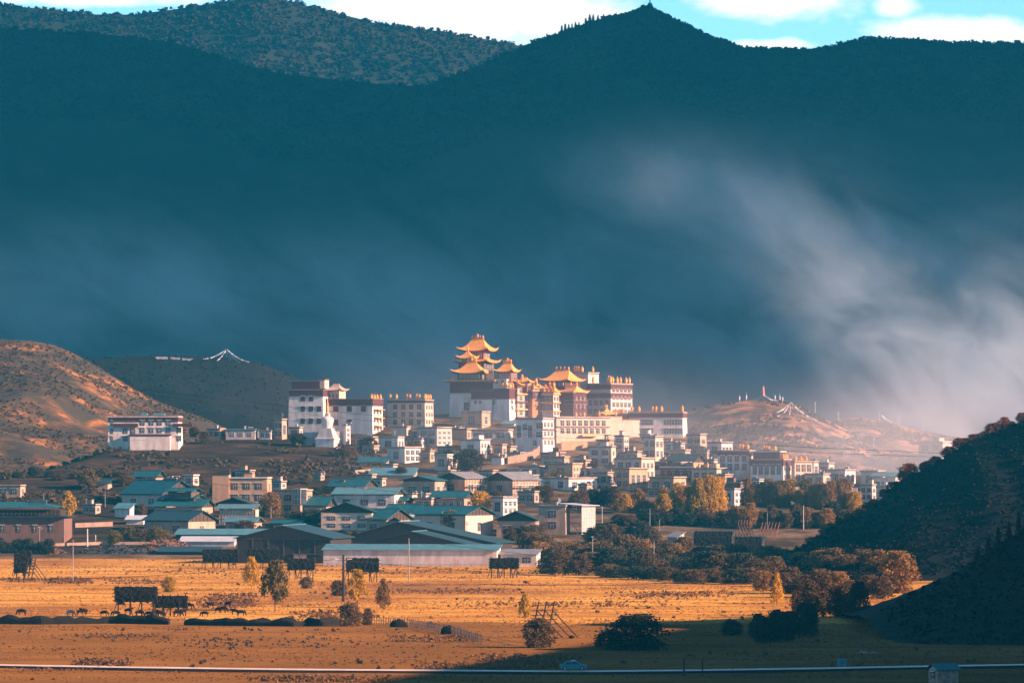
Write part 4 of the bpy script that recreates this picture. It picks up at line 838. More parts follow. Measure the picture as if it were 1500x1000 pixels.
YH2 = [
 (975, 996, 1004, 664, 650, (1, 2), (1, 1), 'grey', 'grey house squeezed between tall cream house and tall tan house', {}),
 (917, 938, 946, 680, 668, (1, 2), (1, 1), 'ochre', 'low ochre terrace hut right above the wide two-storey cream house', {}),
 (966, 982, 990, 686, 674, (1, 1), (1, 2), 'ochre', 'small lit orange hut behind the low dark-fronted house', {}),
 (990, 1006, 1014, 682, 671, (1, 1), (1, 1), 'cream', 'cream hut under the eaves of the slanting teal roof', {}),
 (1042, 1062, 1074, 712, 696, (1, 2), (1, 2), 'ochre', 'ochre porch house at the front left corner of the large pale hall', {}),
 (1094, 1118, 1128, 726, 712, (1, 2), (1, 1), 'cream', 'low cream house in the trees right of the lone white house', {}),
 (1130, 1150, 1160, 724, 713, (1, 2), (1, 1), 'ochre', 'low ochre house half hidden by the golden tree row', {}),
 (1222, 1240, 1250, 726, 712, (1, 2), (1, 1), 'cream', 'low cream house half hidden by the right-hand golden trees', {}),
 (791, 820, 829, 676, 664, (1, 2), (1, 1), 'brown', 'brown-walled house with flat pale roof behind the tan mud house', {}),
 (723, 748, 757, 668, 655, (1, 2), (1, 2), 'ochre', 'orange-lit hut between tall white house and retaining wall', {}),
 (609, 624, 632, 736, 724, (1, 1), (1, 1), 'cream', 'cream hut between long white-walled house and teal-roofed one', {}),
 (760, 780, 790, 712, 697, (1, 1), (1, 2), 'cream', 'cream annex right of the grey balcony house roof', {}),
 (840, 858, 866, 688, 675, (1, 1), (1, 1), 'tan', 'tan hut left of the two-storey cream house with slanted shadow', {}),
 (884, 902, 910, 694, 682, (1, 1), (1, 1), 'ochre', 'orange hut tucked left of the wide two-storey cream house', {}),
 (530, 548, 556, 664, 654, (1, 2), (1, 1), 'ochre', 'ochre hut in front of the plain white house by the stupa', {}),
 (603, 622, 630, 640, 629, (1, 1), (1, 1), 'white', 'bright white hut right below the square dormitory', {}),
 (488, 506, 514, 722, 712, (1, 1), (1, 1), 'tan', 'tan hut left of the dark gable at the scrub slope foot', {}),
 (344, 366, 374, 700, 690, (1, 2), (1, 1), 'tan', 'tan hut on the dark slope above the large orange block', {}),
 (240, 258, 264, 712, 702, (1, 1), (1, 1), 'cream', 'cream hut right of the highest teal roof at left', {}),
 (120, 140, 148, 752, 740, (1, 2), (1, 1), 'tan', 'tan hut right of the golden tree by the courtyard house', {}),
 (1020, 1036, 1043, 672, 661, (1, 1), (1, 1), 'tan', 'tan hut between tall tan house and white house under the knoll', {}),
 (880, 896, 903, 724, 712, (1, 1), (1, 1), 'grey', 'grey hut at the tree line below the orange two-storey house', {}),
 (948, 968, 976, 728, 716, (1, 2), (1, 1), 'tan', 'tan hut at the tree line below the orange house with dark roof line', {}),
]
for (L_, C_, R_, ba, to, fr, rr, wm_, lab, kw) in YH2: flat_house(L_, C_, R_, ba, to, fr, rr, wm_, lab, extra=(lambda k: k.chimney(-k.w * .5, k.d * .5, 1.2)) if rng.random() < .3 else None, **kw)
# ---------------------------------------------------------------- the monastery
# white dormitory block at the left
r = root_at('monastery_block', 'large white block with maroon friezes and brown curtained windows', 'monastery building', 490, 637)
k = Blk(421.5, 474, 482, 637, 580, root=r, ang=14, deep=18); k.walls('white'); k.frieze(k.h, k.h + 9 / k.s, name='upper_frieze'); k.flat_roof(name='parapet_roof') if 0 else None
for row, cols in ((584, (443, 455)), (599, (443, 455, 467)), (617, (443, 455, 467))):
    for c in cols: k.window('f', k.w + k.fx(c), (637 - row) / k.s - 1.0, 1.7, 2.1, 'curtain')
k3 = Blk(428, 468, 476, 637, 558, gD(637) + 4, root=r, ang=14, deep=10); b = k3.mb(); b.box(-k3.w, 0, 0, k3.d, k3.h - 24 / k3.s, k3.h - 12 / k3.s); k3.t = 0; k3.t0 = 0; b.build('upper_storey', M['white'], r); k3.frieze(k3.h - 12 / k3.s, k3.h, name='top_frieze')
b = k3.mb(); b.box(-.5, 2.2, .3, 8, k3.h - 11 / k3.s, k3.h + .5); b.mi = 1; b.box(-.7, 2.5, .1, 8.2, k3.h + .503, k3.h + .9); b.build('roof_pavilion', [M['cream'], M['redtrim']], r)
k4 = Blk(479, 497, 506, 637, 571, gD(637) + 8, root=r, ang=20, deep=8); b = k4.mb(); b.box(-k4.w, 0, 0, k4.d, k4.h - 30 / k4.s, k4.h); b.build('lit_pavilion', M['cream'], r)
k4.t = k4.t0 = 0; k4.hip(-k4.w, 0, 0, k4.d, k4.h + .4, 2.4, over=1.1, lift=.5, m='earthroof', name='pavilion_roof', finials=0)
k4.grid('f', 1, 3, 'red', z0=.62, z1=.98)
k5 = Blk(474, 546, 565, 637, 592, gD(637) - .5, root=r, ang=17, deep=16); k5.walls('white', 'wing_wall'); k5.flat_roof(name='wing_roof'); k5.frieze(k5.h - .5, k5.h + 8 / k5.s, name='wing_frieze', proud=.3)
for row, cols in ((599, (491, 511, 532)), (619, (491, 511))):
    for c in cols: k5.window('f', k5.w + k5.fx(c), (637 - row) / k5.s - 1.1, 2.0, 2.4, 'curtain')
k5.grid('r', 3, 3, 'red', z0=.1, z1=.9)
b = k5.mb()
for i, zf in enumerate((.28, .55, .82)):
    b.mi = 0; b.box(.02, 1.6, 3, k5.d - 3, k5.h * zf, k5.h * zf + .35); b.mi = 1; b.box(1.35, 1.6, 3, 3.3, k5.h * zf - 2.6, k5.h * zf); b.box(1.35, 1.6, k5.d - 3.3, k5.d - 3, k5.h * zf - 2.6, k5.h * zf)
b.build('porch', [M['gold'], M['redtrim']], r)
for x, y in ((-.8, 1), (-.8, 5), (-.8, 9), (-.8, 14)): k5.finial(x, y, k5.h + 2.1, .6, 2.6)
# dormitory with gold finials
r = root_at('monastery_dormitory', 'square pale dormitory with gilded roof finials, right of the large white block', 'monastery building', 600, 628)
k = Blk(566, 623, 636, 628, 587, root=r, ang=18); k.walls('cream'); k.flat_roof(frieze=0); k.frieze(k.h - .7, k.h + .3)
k.grid('f', 3, 4, 'dark', z0=.1, z1=.92, m0=.12, ww=.42); k.grid('r', 3, 3, 'pale', ww=.6)
for q in (571, 580, 596, 600, 610, 614, 622): k.finial(k.fx(q), .6, k.h + .8, .55, 2.4)
for y in (3, 6, 9): k.finial(-.6, y, k.h + .8, .55, 2.4)
# stupa
r = root_at('stupa', 'white stepped stupa with bulbous dome and gilt spire', 'stupa', 479.5, 653); D = gD(653) ; s = F / D
def lath(name, prof, m, sq=False, rot=R(14)):
    b = MB(lambda x, y, z: Vector((x * math.cos(rot) + y * math.sin(rot), -x * math.sin(rot) + y * math.cos(rot), z))); b.lathe(prof, (0, 0, 0), 18, sq); return b.build(name, M[m], r, smooth=False)
u = 1 / s
v_ = u / 1.18
lath('plinth', [(16.5 * v_, -3), (16.5 * v_, 9 * u), (17.6 * v_, 9.2 * u), (17.6 * v_, 11.5 * u), (15.5 * v_, 12 * u)], 'white', True)
lath('stepped_throne', [(14.5 * v_, 12 * u), (14.4 * v_, 15.5 * u), (12.9 * v_, 15.6 * u), (12.8 * v_, 19 * u), (11.2 * v_, 19.1 * u), (11.1 * v_, 22.5 * u), (9.6 * v_, 22.6 * u), (9.5 * v_, 26 * u)], 'white', True)
lath('dome', [(7.2 * u, 26 * u), (7.4 * u, 29 * u), (9.0 * u, 35 * u), (9.3 * u, 38.5 * u), (8.2 * u, 41.5 * u), (4.6 * u, 43.3 * u), (3.6 * u, 44 * u)], 'white')
lath('harmika', [(3.2 * u, 44 * u), (3.2 * u, 47.5 * u), (2 * u, 47.6 * u)], 'white', True)
lath('spire', [(2.3 * u, 47.6 * u), (1.3 * u, 60 * u), (2.2 * u, 60.5 * u), (2.2 * u, 62 * u), (.8 * u, 63 * u), (1.2 * u, 66 * u), (.1 * u, 69 * u)], 'gold')
# great assembly hall
r = root_at('temple', 'great white and maroon temple crowned with tiers of gilded roofs', 'temple', 705, 616)
D0 = gD(616)
k = Blk(656.5, 722, 752, 616, 575, D0 + 4, root=r, ang=19, deep=34); k.walls('white', 'main_wall', .03, 8); k.frieze(k.h, k.h + 15 / k.s, name='main_frieze', proud=.15)
k.window('f', k.w + k.fx(683), 4.5, 2.2, 3.4)
b = k.mb(); z = k.h + 15 / k.s; b.box(-k.w - 1.2, 1.2, -1.2, k.d + 1, z + .2, z + .7); b.mi = 1; b.box(-k.w - 1.4, 1.4, -1.4, k.d + 1.2, z + .703, z + 1.1); b.build('main_cornice', [M['redtrim'], M['gold']], r)
kb = Blk(688, 722, 730, 616, 584, D0 + .5, root=r, ang=19, deep=10); kb.walls('white', 'middle_wall', .03, 8); kb.frieze(kb.h, kb.h + 12 / kb.s, name='middle_frieze'); kb.window('f', kb.w + kb.fx(696), 7.5, .8, 1.2); kb.window('f', kb.w + kb.fx(703), 7.5, .8, 1.2)
kc = Blk(721, 747, 753.5, 619, 584, D0 - 2, root=r, ang=19, deep=9); kc.walls('white', 'front_wall', .03, 8); kc.frieze(kc.h, kc.h + 15 / kc.s, name='front_frieze'); kc.window('f', kc.w + kc.fx(723), 8, .8, 2.6)
kc.grid('r', 2, 1, 'dark', z0=.5, z1=1.0)
# ornate sunlit entrance tower
ke = Blk(753, 758, 770, 614, 566, D0 + 6, root=r, ang=55, deep=10); ke.walls('cream', 'entrance_tower', .01, 8); ke.grid('r', 4, 3, 'pale', z0=.08, z1=.98, ww=.55, hh=.6)
b = ke.mb()
for i in range(5): z = ke.h * (.05 + .235 * i); b.mi = i % 2; b.box(-ke.w - .1, .9, -.5, ke.d + .4, z, z + .45)
b.build('tower_ledges', [M['redtrim'], M['gold']], r); ke.finial(-1, 1, ke.h + .6, .6, 2.6); ke.finial(-1, 6, ke.h + .6, .6, 2.6)
# roof storeys: (L, corner, R, storey base, storey top, depth offset, ...)
def storey(L_, C_, R_, ba, to, dD, nm, m='redtrim', rows=1, cols=5, deep=8):
    q = Blk(L_, C_, R_, ba, to, D0 + dD, root=r, ang=19, deep=deep); q.t = q.t0 = 0
    b = q.mb(); b.box(-q.w, 0, 0, q.d, -2, q.h); b.build(nm, M[m], r); q.grid('f', rows, cols, 'pale', z0=.15, z1=.95, ww=.55, hh=.7); q.grid('r', rows, cols - 1, 'pale', z0=.15, z1=.95, ww=.55, hh=.7); return q
q = storey(672, 708, 730, 548, 530, 15, 'third_storey', 'dark', 1, 5, 15); q.hip(-q.w, 0, 0, q.d, q.h + .4, 2.6, over=2.3, lift=1.1, name='second_tier_roof', ridge=.7, finials=0)
q = storey(682, 708, 722, 528, 513, 19, 'top_storey', 'redtrim', 1, 5, 9); q.hip(-q.w, 0, 0, q.d, q.h + .3, 5.0, over=2.9, lift=1.2, name='top_roof', ridge=.66, finials=5)
q = storey(670, 706, 716, 557, 546, 5, 'front_pavilion', 'dark', 1, 6, 6); q.hip(-q.w + 1.5, -1.5, 0, q.d, q.h + .4, 4.6, over=3.4, lift=1.3, name='front_roof', ridge=.5, finials=5)
q = storey(676, 690, 697, 532, 524, 12, 'small_pavilion', 'redtrim', 1, 2, 4); q.hip(-q.w, 0, 0, q.d, q.h + .3, 3.0, over=1.8, lift=.9, name='small_roof', ridge=.2, finials=1)
q = storey(729, 748, 760, 562, 544, 5, 'right_pavilion', 'redtrim', 1, 4, 9); q.hip(-q.w, 0, 0, q.d, q.h + .4, 3.6, over=1.2, lift=.8, name='right_roof', ridge=.6, finials=5)
q = storey(722, 742, 752, 564, 555, 2, 'white_parapet_house', 'cream', 1, 2, 5)
q = storey(757, 772, 779, 568, 559, 7, 'lower_pavilion', 'redtrim', 1, 3, 7); q.hip(-q.w, 0, 0, q.d, q.h + .3, 1.8, over=1.4, lift=.8, name='lower_roof', ridge=.5, finials=0)
for q_, y_ in ((736, .6), (741, .6), (746, .6)): kc.finial(kc.fx(q_), y_, kc.h + 15 / kc.s + .3, .55, 2.5)
for y_ in (2.5, 5.5): kc.finial(-.6, y_, kc.h + 15 / kc.s + .3, .55, 2.5)
ke.hip(-ke.w, 0, 1, 6, ke.h + 1.4, 1.9, over=.9, lift=.5, name='tower_roof', ridge=.4, finials=1)
for px, zz in ((661, 0), (664, 0)): k.finial(k.fx(px), 1, k.h + 15 / k.s + 1.1, .4, 2.4)
# east hall with orange wall
r = root_at('monastery_hall', 'ornate narrow hall with orange wall strip and gold finials, right of the great temple', 'monastery building', 795, 614)
D1 = gD(614) + 3
k = Blk(769, 780, 793, 614, 573, D1, root=r, ang=48, deep=12); k.walls('orange', 'orange_wall', .01, 8); k.flat_roof(cap='redtrim', name='west_roof'); k.grid('r', 3, 3, 'red', z0=.4, z1=.98)
k.frieze(k.h - 3.2, k.h - .1, dots=True)
for y in (1.5, 5, 8.5): k.finial(-.7, y, k.h + .7, .6, 2.8)
k.hip(-5, -1.5, 2.5, 8, k.h + 1.8, 2.0, over=1.0, lift=.5, name='roof_lantern', ridge=.4, finials=1)
k2 = Blk(793, 811, 820.5, 614, 577, D1, root=r, ang=30); k2.walls('white', 'east_wall', .02, 8); k2.flat_roof(cap='redtrim', name='east_roof'); k2.grid('f', 2, 3, 'red', z0=.3, z1=.98, ww=.7, hh=.75); k2.grid('r', 3, 2, 'red', z0=.1, z1=.95)
b = k2.mb()
for zf in (.3, .64, .97): b.box(-k2.w, .4, -.7, k2.d, k2.h * zf, k2.h * zf + .5)
b.build('gilded_ledges', M['gold'], r)
for q in (794, 800, 806, 811): k2.finial(k2.fx(q), .7, k2.h + .7, .65, 3.0)
for q, y in ((798, 4), (804, 5)): k2.hip(k2.fx(q) - 1.5, k2.fx(q) + 1.5, 3, 6, k2.h + 1.5, 1.8, over=.8, lift=.4, name='roof_lantern', finials=1)
# second hall with broad gold roof
r = root_at('temple', 'smaller temple with one broad gilded roof and dark walls, behind the long cream wing', 'temple', 830, 616)
D2 = gD(614) + 26
k = Blk(798, 828, 842, 616, 557, D2, root=r, ang=22, deep=18); k.walls('maroon', 'hall_wall', .01, 10); k.t = k.t0 = 0; k.hip(-k.w, 0, 0, k.d, k.h + .3, 4.6, over=1.8, lift=.8, name='roof', ridge=.66, finials=4); k.grid('f', 1, 5, 'pale', z0=.84, z1=.98)
k2 = Blk(821, 840, 858, 618, 575, D2 - 16, root=r, ang=34, deep=11); k2.walls('maroon', 'front_wall', .01, 10); k2.t = k2.t0 = 0; k2.hip(-k2.w, 0, 0, k2.d, k2.h + .8, 2.6, over=.8, lift=.6, name='front_roof', ridge=.5, finials=2); k2.grid('r', 3, 3, 'red', z0=.1, z1=.92); k2.frieze(k2.h * .62, k2.h * .74)
b = k2.mb(); b.box(-k2.w - .2, .3, -.3, k2.d + .3, k2.h + .003, k2.h + .75); b.build('pale_cornice', M['cream'], r)
# hazy far hall with finials
r = root_at('monastery_hall', 'hazy dark hall with finials along its roof, behind and right of the smaller temple', 'monastery building', 880, 612)
D3 = gD(612) + 34
k = Blk(858, 895, 917, 614, 563, D3, root=r, ang=30, deep=20); k.walls('grey', 'wall', .015, 10); k.flat_roof(); k.frieze(k.h * .62, k.h * .75, name='middle_frieze'); k.frieze(k.h - 2, k.h - .1); k.grid('f', 2, 4, 'dark', z0=.1, z1=.6); k.grid('r', 4, 5, 'red', z0=.1, z1=.95, ww=.6)
for q in (868, 890, 893): k.finial(k.fx(q), .8, k.h + .7, .65, 3.4)
for y in (3, 7, 10, 15, 18): k.finial(-.8, y, k.h + .7, .6, 3.0)
k2 = Blk(838, 862, 872, 612, 547, D3 + 8, root=r, ang=25, deep=12); k2.walls('grey', 'upper_wall', .01, 10); k2.flat_roof(name='upper_roof')
for q in (841, 844, 847, 852, 867): k2.finial(k2.fx(q) if q < 862 else -.6, .8 if q < 862 else 6, k2.h + .7, .55, 2.8)
# white admin block
r = root_at('monastery_office', 'white three-storey block with sunlit glazed side below the gilded temples', 'monastery building', 775, 665)
k = Blk(754, 795.5, 813, 664, 614, gD(664) , root=r, ang=25); k.walls('white'); k.flat_roof(cap='maroon', para=.6)
for cpx, rows in ((760, (628, 637)), (776, (628, 637)), (790, (624, 637)), (768, (626,))):
    for row in rows: k.window('f', k.w + k.fx(cpx), (664 - row) / k.s - 1.0, 1.5 if cpx != 790 else 2.6, 2.2)
k.window('f', k.w + k.fx(783), 3.5, 1.3, 1.8); k.grid('r', 3, 3, 'pale', z0=.2, z1=.97, ww=.6, hh=.55)
b = k.mb(); b.box(.003, .5, .1, k.d - .1, k.h * .44, k.h * .44 + .35); b.box(.003, .5, .1, k.d - .1, k.h * .7, k.h * .7 + .35); b.build('string_course', M['redtrim'], r)
# long cream wing
r = root_at('monastery_wing', 'long cream wing with two rows of tall windows right of the white office block', 'monastery building', 835, 650)
k = Blk(812, 850, 858, 650, 612, gD(650) + 2, root=r, ang=12); 
k = Blk(802, 815, 858, 650, 612, gD(650) + 1, root=r, ang=62, deep=26); k.walls('cream', taper=.01); k.flat_roof(cap='redtrim'); k.grid('r', 2, 8, 'dark', z0=.36, z1=.95, ww=.5, hh=.66)
b = k.mb(); b.box(.02, .5, .1, k.d - .1, k.h * .65, k.h * .65 + .3); b.mi = 1; b.box(.02, 1.8, k.d * .45, k.d * .75, k.h * .3, k.h * .36); b.build('string_course', [M['redtrim'], M['gold']], r)
for y in (10, 14): k.finial(-1, y, k.h + .6, .5, 2.2)
# big cream wall (a windowless hall side)
r = root_at('monastery_hall', 'windowless cream hall wall with stepped top right of the long cream wing', 'monastery building', 880, 646)
k = Blk(850, 858, 907, 646, 618, gD(646) + 3, root=r, ang=64, deep=26); k.walls('cream', taper=.02); b = k.mb()
for (y0, y1, h) in ((0, 6, 1.2), (6.01, 17.5, 2.4), (17.51, k.d, 1.0)): b.mi = 0; b.box(-6, -k.t, y0 + .2, y1, k.h + .003, k.h + h); b.mi = 1; b.box(-6.2, -k.t + .25, y0 + .1, y1 + .1, k.h + h + .003, k.h + h + .4)
b.build('parapet', [M['cream'], M['redtrim']], r)
for y in (7, 10, 15): k.finial(-1.2, y, k.h + 2.8, .5, 2.2)
k.hip(-5, -2, 9, 14, k.h + 4.0, 2.2, over=1.2, lift=.6, name='roof_lantern', finials=2)
# hall with two rows of windows
r = root_at('monastery_hall', 'long pale hall with two rows of narrow windows left of the grassy knoll', 'monastery building', 960, 640)
k = Blk(919, 1001, 1005, 641, 605, gD(641), root=r, ang=8, deep=14); k.walls('white', taper=.03); k.flat_roof(cap='maroon'); k.frieze(k.h - 1.8, k.h - .1)
for x0, x1, n in ((924, 957, 6), (972, 1000, 7)):
    for row in (620, 633):
        for i in range(n): k.window('f', k.w + k.fx(x0 + 15 * (x0 < 930) + (x1 - x0 - 15 * (x0 < 930)) * (i + .5) / n), (641 - row) / k.s - .6, .65, 2.2)
for q in (926, 936, 956, 961, 969): k.finial(k.fx(q), .7, k.h + .7, .6, 2.6)
k.finial(-.7, 2, k.h + .7, .6, 2.8)
k2 = Blk(894, 917, 922, 643, 607, gD(641) + 3, root=r, ang=8, deep=12); k2.walls('brown', 'dark_wall'); k2.flat_roof(name='dark_roof'); k2.frieze(k2.h - 2, k2.h - .1, name='dark_frieze'); k2.grid('f', 1, 2, z0=.4, z1=.75)
for q in (902, 908, 912): k2.finial(k2.fx(q), .7, k2.h + .7, .6, 2.2)
# big pale hall at the right
r = root_at('monastery_hall', 'large pale hall in drifting smoke with rows of wide dark windows and finials', 'monastery building', 1110, 712)
k = Blk(1050, 1098, 1102, 708, 661, gD(708) + 8, root=r, ang=9, deep=16); k.walls('white', 'west_wall'); k.flat_roof(name='west_roof', cap='maroon'); k.frieze(k.h - 1.6, k.h - .1, name='west_frieze'); k.grid('f', 2, 4, 'dark', z0=.38, z1=.9, ww=.5, hh=.72)
for q in (1084, 1088, 1095): k.finial(k.fx(q), .7, k.h + .7, .6, 2.6)
k2 = Blk(1098, 1148, 1158, 712, 674, gD(710), root=r, ang=14, deep=14); k2.walls('white', 'east_wall'); k2.flat_roof(name='east_roof', cap='maroon'); k2.frieze(k2.h - 2.0, k2.h - .1, name='east_frieze'); k2.grid('f', 1, 5, 'dark', z0=.42, z1=.86, ww=.55, hh=.85); k2.grid('r', 2, 3, 'red')
k3 = Blk(1103, 1142, 1149, 712, 662, gD(710) + 5, root=r, ang=14, deep=10); k3.t = k3.t0 = 0; b = k3.mb(); b.box(-k3.w, 0, 0, k3.d, k3.h - 13 / k3.s, k3.h); b.mi = 1; b.box(-k3.w - .4, .4, -.4, k3.d + .4, k3.h + .003, k3.h + .5); b.build('upper_storey', [M['maroon'], M['trim']], r)
k4 = Blk(1158, 1164, 1178, 712, 677, gD(710) + 2, root=r, ang=56, deep=9); k4.walls('cream', 'porch_wall'); k4.flat_roof(name='porch_roof', cap='redtrim'); k4.grid('r', 2, 3, 'red', z0=.15, z1=.95, ww=.65, hh=.7)
for q in (1119, 1123, 1126, 1135): k3.finial(k3.fx(q), .7, k3.h + .5, .55, 2.3)
for y in (1, 3.5, 6): k4.finial(-.7, y, k4.h + .6, .55, 2.2)
for y in (2, 5, 8): k2.finial(-.7, y, k2.h + .6, .5, 2.2)
# white block at the left hill
r = root_at('monastery_block', 'isolated white block with dark parapets and stepped terraces below the dry hill', 'monastery building', 215, 657)
Dm = gD(659)
k = Blk(157, 262, 274, 657, 612, Dm, root=r, ang=7, deep=16); k.walls('white', taper=.03); k.flat_roof(cap='maroon', para=.7); k.frieze(k.h - 1.4, k.h - .1, dots=False)
for cpx, rows in ((163, (620, 632, 643)), (183, (632, 643)), (194, (632,)), (208, (620, 631)), (221, (620, 631)), (233, (620, 631)), (246, (620, 631)), (262, (631, 643))):
    for row in rows: k.window('f', max(k.w + k.fx(cpx), 1.0), (657 - row) / k.s - .9, 1.7 if cpx > 170 else .8, 2.1)
for (x0, x1, row, nm) in ((166, 202, 622, 'west_ledge'), (254, 282, 622, 'east_ledge')):
    b = k.mb(); b.box(k.fx(x0), k.fx(x1), -.9, .6, (657 - row - 3) / k.s, (657 - row + 2) / k.s); b.build(nm, M['maroon'], r)
b = k.mb(); b.box(k.fx(191), k.fx(250), -2.2, .4, -3, (657 - 638) / k.s); b.mi = 1; b.box(k.fx(190), k.fx(251), -2.5, .6, (657 - 638) / k.s + .003, (657 - 638) / k.s + .7); b.build('porch', [M['white'], M['maroon']], r)
for i in range(6): o = k.window('f', k.w + k.fx(195 + i * 4), 1.2, .7, 2.4); o.location -= k.uy * 2.2
k5 = Blk(190, 254, 262, 657, 608, Dm + 4, root=r, ang=7, deep=9); b = k5.mb(); b.box(-k5.w, 0, 0, k5.d, k5.h - 1.6, k5.h); b.build('roof_storey', M['maroon'], r)
for (x0, x1) in ((205, 214), (224, 240)):
    b = k5.mb(); b.box(k5.fx(x0), k5.fx(x1), 2, 5, k5.h + .003, k5.h + .9); b.build('roof_light', M['tealpale'], r)
# rubble round the stupa
def heap(px0, px1, base, h, label, m, n=240, D=None, name='rubble_heap'):
    c = P((px0 + px1) / 2, base, D or gD(base)); s = F / (D or gD(base)); w = (px1 - px0) / s / 2; b = MB()
    for i in range(n):
        a = rng.uniform(-1, 1); e = rng.uniform(-1, 1); q = max(0, 1 - a * a) * max(0, 1 - e * e); z = h * q * rng.uniform(.4, 1.0); q_ = rng.uniform(.25, .8)
        p = Vector((a * w, e * min(w, 5), z)); tt = [Vector((rng.gauss(0, 1), rng.gauss(0, 1), rng.gauss(0, .7))).normalized() * q_ for _ in range(5)]
        b.add([p + t for t in tt], [(0, 1, 2), (0, 2, 3), (0, 3, 4), (0, 4, 1), (1, 4, 3), (1, 3, 2)])
    K = 12; vs = [(0, 0, h * .85)] + [(w * math.cos(6.283 * i / K), min(w, 5) * math.sin(6.283 * i / K), -.5) for i in range(K)]; b.add(vs, [(0, 1 + i, 1 + (i + 1) % K) for i in range(K)])
    o = b.build(name, M[m]); o.location = c; return tag(o, label, 'heap')
heap(494, 520, 657, 1.2, 'pale rubble heap beside the white stupa', 'stone', 120)
heap(108, 232, 809, 3.2, 'long dark heap of stones and scrap left of the sheds', 'rock', 420)
heap(205, 280, 800, 3.0, 'rusty heap of rubble behind the dark stone heap', 'rust', 260)
heap(56, 96, 809, 1.6, 'small reddish earth heap by the left field edge', 'rust', 120)
# ---------------------------------------------------------------- trees and bushes (unit-height prototypes, copied one by one)
def crown_mesh(kind, seed, n):
    q = random.Random(seed); b = MB(); cl = []
    def prof(z):
        if kind == 'poplar': return .10 + .40 * math.sin(math.pi * min(1, ((z - .16) / .84)) ** .75) if z > .16 else 0
        if kind == 'willow': return .5 * math.sqrt(max(0, 1 - ((z - .42) / .6) ** 2))
        if kind == 'round': return .5 * math.sqrt(max(0, 1 - ((z - .5) / .5) ** 2))
        if kind == 'spire': return .46 * (1 - z) ** .8 * min(1, z * 8 + .3)
        if kind == 'weeping': return .5 * math.sqrt(max(0, 1 - (max(0, z - .45) / .56) ** 2)) * (.8 + .2 * math.sin(z * 9))
        return .5
    lo = {'poplar': .2, 'willow': .02, 'round': .1, 'spire': .05, 'weeping': .05}[kind]
    k = {'poplar': 60, 'willow': 150, 'round': 140, 'spire': 90, 'weeping': 120}[kind]
    for i in range(k):
        z = lo + (1 - lo) * q.random() ** .9; w = q.uniform(0, 6.283); r = prof(z) * q.random() ** .5 * .92 * (1 + .16 * math.sin(3 * w + seed) * math.sin(7 * z + seed))
        cl.append((r * math.cos(w), r * math.sin(w), min(z, .95), q.uniform(.035, .075)))
    for i in range(n):
        x, y, z, s = q.choice(cl); p = Vector((x + q.gauss(0, s), y + q.gauss(0, s), min(1.02, max(.01, z + q.gauss(0, s * (1.7 if kind == 'weeping' else .9))))))
        e = q.uniform(.013, .029); u = Vector((q.gauss(0, 1), q.gauss(0, 1), q.gauss(0, 1))).normalized(); v = u.cross(Vector((q.gauss(0, 1), q.gauss(0, 1), q.gauss(0, 1)))).normalized()
        b.add([p - u * e - v * e * .7, p + u * e * .8 - v * e, p + u * e + v * e * .7, p - u * e * .8 + v * e], [(0, 1, 2, 3)])
    me = bpy.data.meshes.new('crown'); me.from_pydata(b.v, [], b.f); me.update(); return me
def trunk_mesh(kind, seed):
    q = random.Random(seed); b = MB(); top = {'poplar': .6, 'willow': .3, 'round': .45, 'spire': .8, 'weeping': .55}[kind]; r = .022 if kind == 'poplar' else .03
    b.tube([(0, 0, -.06), (.01, 0, top * .4), (0, .01, top)], r, 6, r * .35)
    for i in range(5):
        w = i * 1.3 + q.random(); z = top * (.35 + .12 * i); b.tube([(0, 0, z), (.12 * math.cos(w), .12 * math.sin(w), z + .12), (.22 * math.cos(w), .22 * math.sin(w), z + .28)], r * .5, 4, r * .12)
    me = bpy.data.meshes.new('trunk'); me.from_pydata(b.v, [], b.f); me.update(); me.materials.append(M['bark']); return me
NL = {'poplar': 3200, 'willow': 4300, 'round': 4300, 'spire': 2800, 'weeping': 4600}
CR = {}; TR = {k: [trunk_mesh(k, i) for i in range(2)] for k in NL}
def tree(kind, leaf, px, base, wpx, hpx, label, group=None, D=None, cat=None, z=None):
    D = D or gD(base); s = F / D; loc = P(px, base, D)
    if z is not None: loc.z = z
    v = rng.randrange(3)
    if (kind, leaf, v) not in CR:
        me = crown_mesh(kind, hash((kind, v)) % 999 if 0 else len(kind) * 31 + v * 7, NL[kind]); me.materials.append(LEAF[leaf]); CR[(kind, leaf, v)] = me
    bush = kind == 'willow'
    r = thing('bush' if bush else 'tree', label, cat or ('bush' if bush else 'tree'), loc, group)
    r.scale = (wpx / s, wpx / s, hpx / s); r.rotation_euler = (0, 0, rng.uniform(0, 6.28))
    link('crown', CR[(kind, leaf, v)], r); link('trunk', TR[kind][v % 2], r)
    return r
